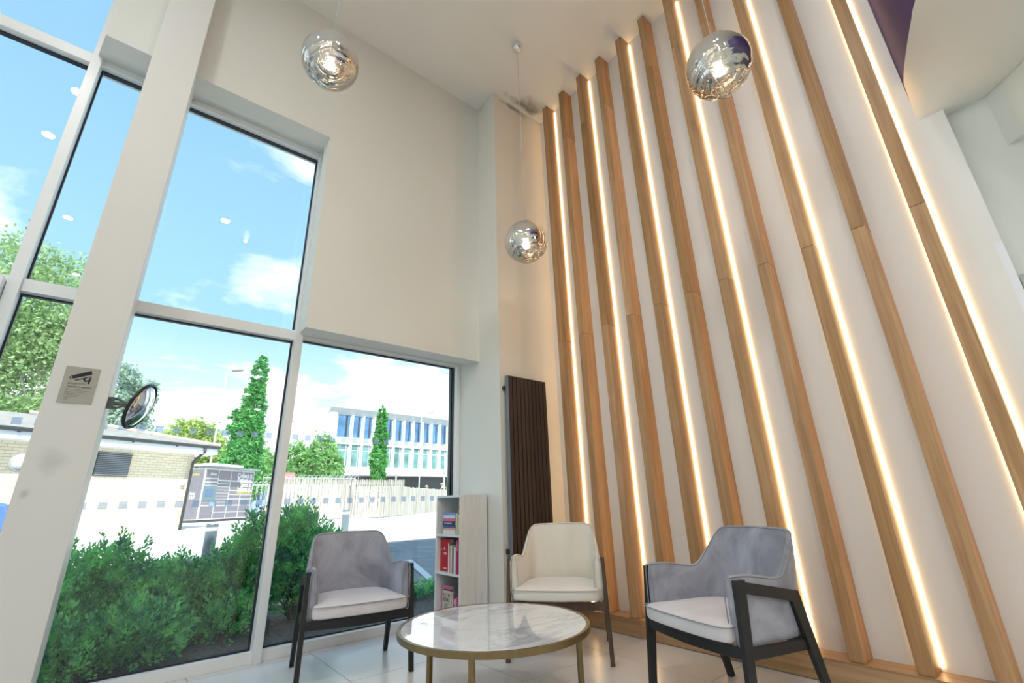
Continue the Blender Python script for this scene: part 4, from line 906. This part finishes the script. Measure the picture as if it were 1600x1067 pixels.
# hoop topped railings
M_rl = simple('galvanised_rail', (0.62, 0.64, 0.64), 0.5, .2)
def railing(label, a, b, z0, h):
    a = Vector(a); b = Vector(b); d = b-a; Lf = d.length; e = empty('hoop_railing', label, 'railing', (a.x, a.y, z0), math.atan2(d.y, d.x)); mb = MB(); x = 0; sp_ = .24
    while x < Lf:
        mb.tube([(x, 0, 0), (x, 0, h-.1), (x+.03, 0, h-.02), (x+.12, 0, h+.04), (x+.21, 0, h-.02), (x+.24-.06, 0, h-.1), (x+.18, 0, 0)], .012, 5); x += sp_
    q = mb.build('hoops', M_rl, e); q['kind'] = 'stuff'
    for zz in (.12, h-.16): MB().box(0, Lf, -.02, .02, zz, zz+.04).build('rail', M_rl, e)
    return e
railing('hoop topped railings behind the parcel lockers, at the brick building corner', (1.8, 29.0), (5.2, 30.0), .52, 1.95)
railing('hoop topped railings right of the parcel lockers', (5.2, 27.8), (9.5, 27.9), .52, 1.82)
railing('hoop topped railings showing above the left end of the timber fence', (6.2, 29.4), (11.5, 29.4), .52, 2.28)
# bollards
M_bol = simple('steel_bollard', (0.20, 0.25, 0.28), 0.35, .3)
for (x, y, h, lab) in ((1.50, 10.62, .62, 'grey steel bollard in front of the parcel lockers, behind the hedge'), (5.2, 13.8, .62, 'grey steel bollard behind the backrest of the left armchair')):
    e = empty('bollard', lab, 'bollard', (x, y, G(y)-.01), 0, 'steel bollards'); MB().lathe([(.10, 0), (.10, h-.01), (.095, h), (.01, h+.004)], 28).build('shaft', M_bol, e, smooth=False, bevel=0.0); MB().lathe([(.101, h-.12), (.102, h-.12), (.102, h-.06), (.101, h-.06)], 28).build('band', M_white_line, e)
    smooth_angle(e.children[0])
# lamp posts
M_gal = simple('galvanised_pole', (0.60, 0.63, 0.64), 0.45, .3); M_lh = simple('lamp_head_grey', (0.28, 0.27, 0.26), 0.5)
for (x, y, z0, zt_, arm, lab) in ((3.60, 29.8, .52, 8.55, (.38, .07), 'tall lamp post behind the brick building corner'), (21.5, 39.5, .52, 9.4, (1.0, .2), 'lamp post in front of the white office, middle of its facade'), (18.5, 29.7, .52, 8.45, (.5, .1), 'lamp post at the right edge of the right window'), (11.1, 43.6, .52, 8.2, (-.3, 0), 'thin distant lamp post left of the white office')):
    e = empty('lamp_post', lab, 'lamp post', (x, y, z0), 0, 'lamp posts in the car park'); h = zt_-z0
    MB().tube([(0, 0, 0), (0, 0, h*.25), (0, 0, h)], [.085, .06, .045], 10).build('pole', M_gal, e, smooth=True)
    MB().tube([(0, 0, h-.05), (arm[0]*.5, arm[1]*.5, h+.06), (arm[0], arm[1], h+.10)], .03, 8).build('arm', M_gal, e, smooth=True)
    a_ = Vector((arm[0], arm[1], 0)); an = math.atan2(arm[1], arm[0])
    MB().box(-.15, .42, -.15, .15, -.04, .05, Matrix.Translation((arm[0], arm[1], h+.12)) @ Matrix.Rotation(an, 4, 'Z') @ Matrix.Rotation(R(-14), 4, 'Y')).build('lamp_head', M_lh, e, bevel=0.02)
for (x, y, h, lab) in ((16.4, 33.8, 2.6, 'short white post in front of the office undercroft, left'), (19.0, 31.0, 2.6, 'short white post in front of the office undercroft, right')):
    e = empty('sign_post', lab, 'post', (x, y, .52), 0); MB().tube([(0, 0, 0), (0, 0, h)], .05, 10).build('pole', M_lkw, e, smooth=True); MB().lathe([(.07, h), (.07, h+.1), (.01, h+.14)], 12).build('cap', M_lh, e)
sg = empty('red_sign', 'small pale red sign board above the fence behind the window post', 'sign', (8.7, 33.9, .52)); MB().box(-.45, .35, -.02, .02, 1.9, 2.75).build('board', simple('faded_red', (.62, .22, .22), .6), sg); MB().box(-.05, .05, .02, .08, 0, 2.7).build('post', M_gal, sg)
# bicycle beside the locker
bk = empty('bicycle', 'small bicycle leaning beside the parcel lockers, blue bag on it', 'bicycle', (1.75, 25.6, .52), R(60))
def ring_t(c, rad, r_): return [(c[0]+rad*math.cos(2*math.pi*k/24), c[1], c[2]+rad*math.sin(2*math.pi*k/24)) for k in range(25)]
for x in (-.5, .5): MB().tube(ring_t((x, 0, .34), .32, 0), .022, 6, cap=False).build('wheel', simple('tyre_b', (.02, .02, .02), .8), bk, smooth=True)
MB().tube([(-.5, 0, .34), (-.15, 0, .82), (.38, 0, .86), (.5, 0, .34)], .018, 8).tube([(-.15, 0, .82), (-.05, 0, .32), (.38, 0, .80)], .016, 8).tube([(-.5, 0, .34), (-.05, 0, .32)], .014, 8).tube([(.38, 0, .86), (.36, 0, 1.02), (.36, .22, 1.04)], .014, 8).build('frame', simple('bike_frame', (.05, .05, .06), .3), bk)
MB().box(-.28, -.02, -.07, .07, .86, .92).build('saddle', simple('saddle', (.03, .03, .03), .6), bk, bevel=.02); MB().box(-.6, -.3, -.14, .14, .72, 1.0).build('bag', simple('blue_bag', (.12, .22, .55), .6), bk, bevel=.03)

# office building ----------------------------------------------------
of = empty('office_building', 'white two storey office with tall blue glazed bays and sloping roof edge', 'building', (18.55, 57.05, .6), math.atan2(58.37-57.05, 36.8-18.6))
M_ow = simple('white_cladding', (0.86, 0.86, 0.86), 0.5); M_og = simple('blue_office_glass', (0.10, 0.24, 0.46), 0.10, .3, noise=.35, nscale=.6); M_og2 = simple('green_office_glass', (0.16, 0.33, 0.33), 0.12, .3, noise=.4, nscale=.8); M_und = simple('undercroft', (0.10, 0.11, 0.115), 0.8)
MB().prism([(0, .6), (30, .6), (30, 14), (8, 14)], 2, 4.05, 11.6).build('wall', M_ow, of)
MB().box(.6, 30, .35, .62, 7.75, 8.6).box(0.3, 30, .30, .62, 4.05, 5.05).box(0, .95, .3, .62, 4.05, 11.6).build('spandrel', M_ow, of)
MB().box(1.0, 30, 2.5, 12, -.1, 4.05).build('undercroft', M_und, of)
MB().add([(-.1, -.15, 12.15), (30, -.15, 12.15), (30, .62, 11.42), (-.1, .62, 11.42), (-.1, -.15, 12.3), (30, -.15, 12.3), (30, 10, 12.3), (6, 10, 12.3)], [(0, 1, 2, 3), (0, 1, 5, 4), (4, 5, 6, 7), (0, 3, 7, 4)]).build('canopy', simple('canopy_white', (.62, .66, .66), .5), of)
xb = 1.2; pitch_ = 1.50; fx = [3.0+pitch_*i for i in range(18)]
edges_ = [1.0]+fx
for i in range(18):
    a, b = edges_[i]+.22, edges_[i+1]-.20
    wi = MB().box(a, b, .55, .59, 8.62, 11.4).build('window', M_og, of); MB().box(a+(b-a)*.62, a+(b-a)*.80, .545, .56, 8.7, 11.35).build('blind', M_gut, wi)
    wj = MB().box(a, b, .55, .59, 5.08, 7.72).build('window', M_og2, of); MB().box(a, b, .54, .56, 7.0, 7.08).box(a+(b-a)*.8, a+(b-a)*.86, .54, .56, 5.08, 7.7).build('glazing_bar', M_ow, wj)
for x in fx: MB().box(x-.12, x+.05, .05, .6, 4.6, 11.42).build('fin', M_ow, of)
MB().box(3.7, 3.8, 1.2, 1.3, 3.5, 4.0).box(4.3, 4.4, 1.2, 1.3, 3.0, 3.9).build('bracket_lamp', M_ow, of)

# people walking behind the fence ---------------------------------------
def person(label, loc, rz, skin, shirt, hair, trousers, H=1.74):
    e = empty('person', label, 'person', loc, rz); k = H/1.74
    def skinmesh(nm, joints, edges, mat):
        me = bpy.data.meshes.new(nm); me.from_pydata([tuple(c*k for c in j[:3]) for j in joints], edges, []); me.materials.append(mat)
        o = link(nm, me, e); sm = o.modifiers.new('skin', 'SKIN'); sm.use_smooth_shade = True
        for v, j in zip(me.skin_vertices[0].data, joints): v.radius = (j[3]*k, j[4]*k if len(j) > 4 else j[3]*k)
        me.skin_vertices[0].data[0].use_root = True; s_ = o.modifiers.new('s', 'SUBSURF'); s_.levels = 1; s_.render_levels = 1; return o
    J = [(0, 0, .95, .13, .10), (0, 0, 1.18, .13, .10), (0, 0, 1.38, .15, .10), (0, 0, 1.49, .055), (0, 0, 1.56, .06), (0, 0, 1.66, .082, .10), (0, 0, 1.72, .06, .07),
         (.18, 0, 1.40, .055), (.24, .02, 1.13, .042), (.25, -.10, .90, .034), (-.18, 0, 1.40, .055), (-.24, -.02, 1.13, .042), (-.25, .08, .90, .034),
         (.09, 0, .88, .09), (.10, -.06, .50, .06), (.10, .02, .10, .045), (.10, -.12, .04, .04), (-.09, 0, .88, .09), (-.10, .08, .50, .06), (-.10, .16, .12, .045), (-.10, .04, .05, .04)]
    Eg = [(0, 1), (1, 2), (2, 3), (3, 4), (4, 5), (5, 6), (2, 7), (7, 8), (8, 9), (2, 10), (10, 11), (11, 12), (0, 13), (13, 14), (14, 15), (15, 16), (0, 17), (17, 18), (18, 19), (19, 20)]
    skinmesh('body', J, Eg, skin)
    S = [(0, 0, .98, .145, .115), (0, 0, 1.2, .145, .115), (0, 0, 1.38, .165, .115), (.19, 0, 1.40, .068), (.24, .02, 1.13, .056), (.25, -.08, .96, .048), (-.19, 0, 1.40, .068), (-.24, -.02, 1.13, .056), (-.25, .06, .96, .048)]
    skinmesh('shirt', S, [(0, 1), (1, 2), (2, 3), (3, 4), (4, 5), (2, 6), (6, 7), (7, 8)], shirt)
    Tt = [(0, 0, .98, .15, .12), (.09, 0, .86, .105), (.10, -.06, .50, .078), (.10, .02, .12, .062), (-.09, 0, .86, .105), (-.10, .08, .50, .078), (-.10, .16, .14, .062)]
    skinmesh('trousers', Tt, [(0, 1), (1, 2), (2, 3), (0, 4), (4, 5), (5, 6)], trousers)
    hb = MB(); rings = []
    for i in range(7):
        f = i/6*math.radians(105); rings.append([(.098*math.sin(f+.05)*math.cos(q)*k, (.112*math.sin(f+.05)*math.sin(q)+.02)*k, (1.665+.105*math.cos(f))*k) for q in [2*math.pi*j/14 for j in range(14)]])
    hb.ring(rings, cap=True).build('hair', hair, e, smooth=True)
    # face: nose, eyes
    MB().box(-.012*k, .012*k, -.115*k, -.085*k, 1.615*k, 1.655*k).build('nose', skin, e, bevel=.005)
    for s in (-1, 1): MB().lathe([(.001, -.01), (.011, 0), (.001, .01)], 8).build('eye', M_ink, e, loc=(s*.033*k, -.092*k, 1.665*k))
    return e
sk = simple('skin', (.62, .40, .30), .6)
person('person with light hair in a pale top walking behind the fence', (15.6, 27.6, .52), R(60), sk, simple('pale_top', (.8, .74, .68), .8), simple('light_hair', (.50, .36, .22), .7), simple('blue_jeans', (.08, .12, .25), .8), 1.62)
person('person in a dark jacket standing behind the fence by the bush', (16.7, 27.5, .52), R(70), sk, simple('dark_jacket', (.03, .05, .09), .8), simple('grey_hair', (.40, .33, .30), .7), simple('dark_trousers', (.03, .03, .04), .8), 1.76)
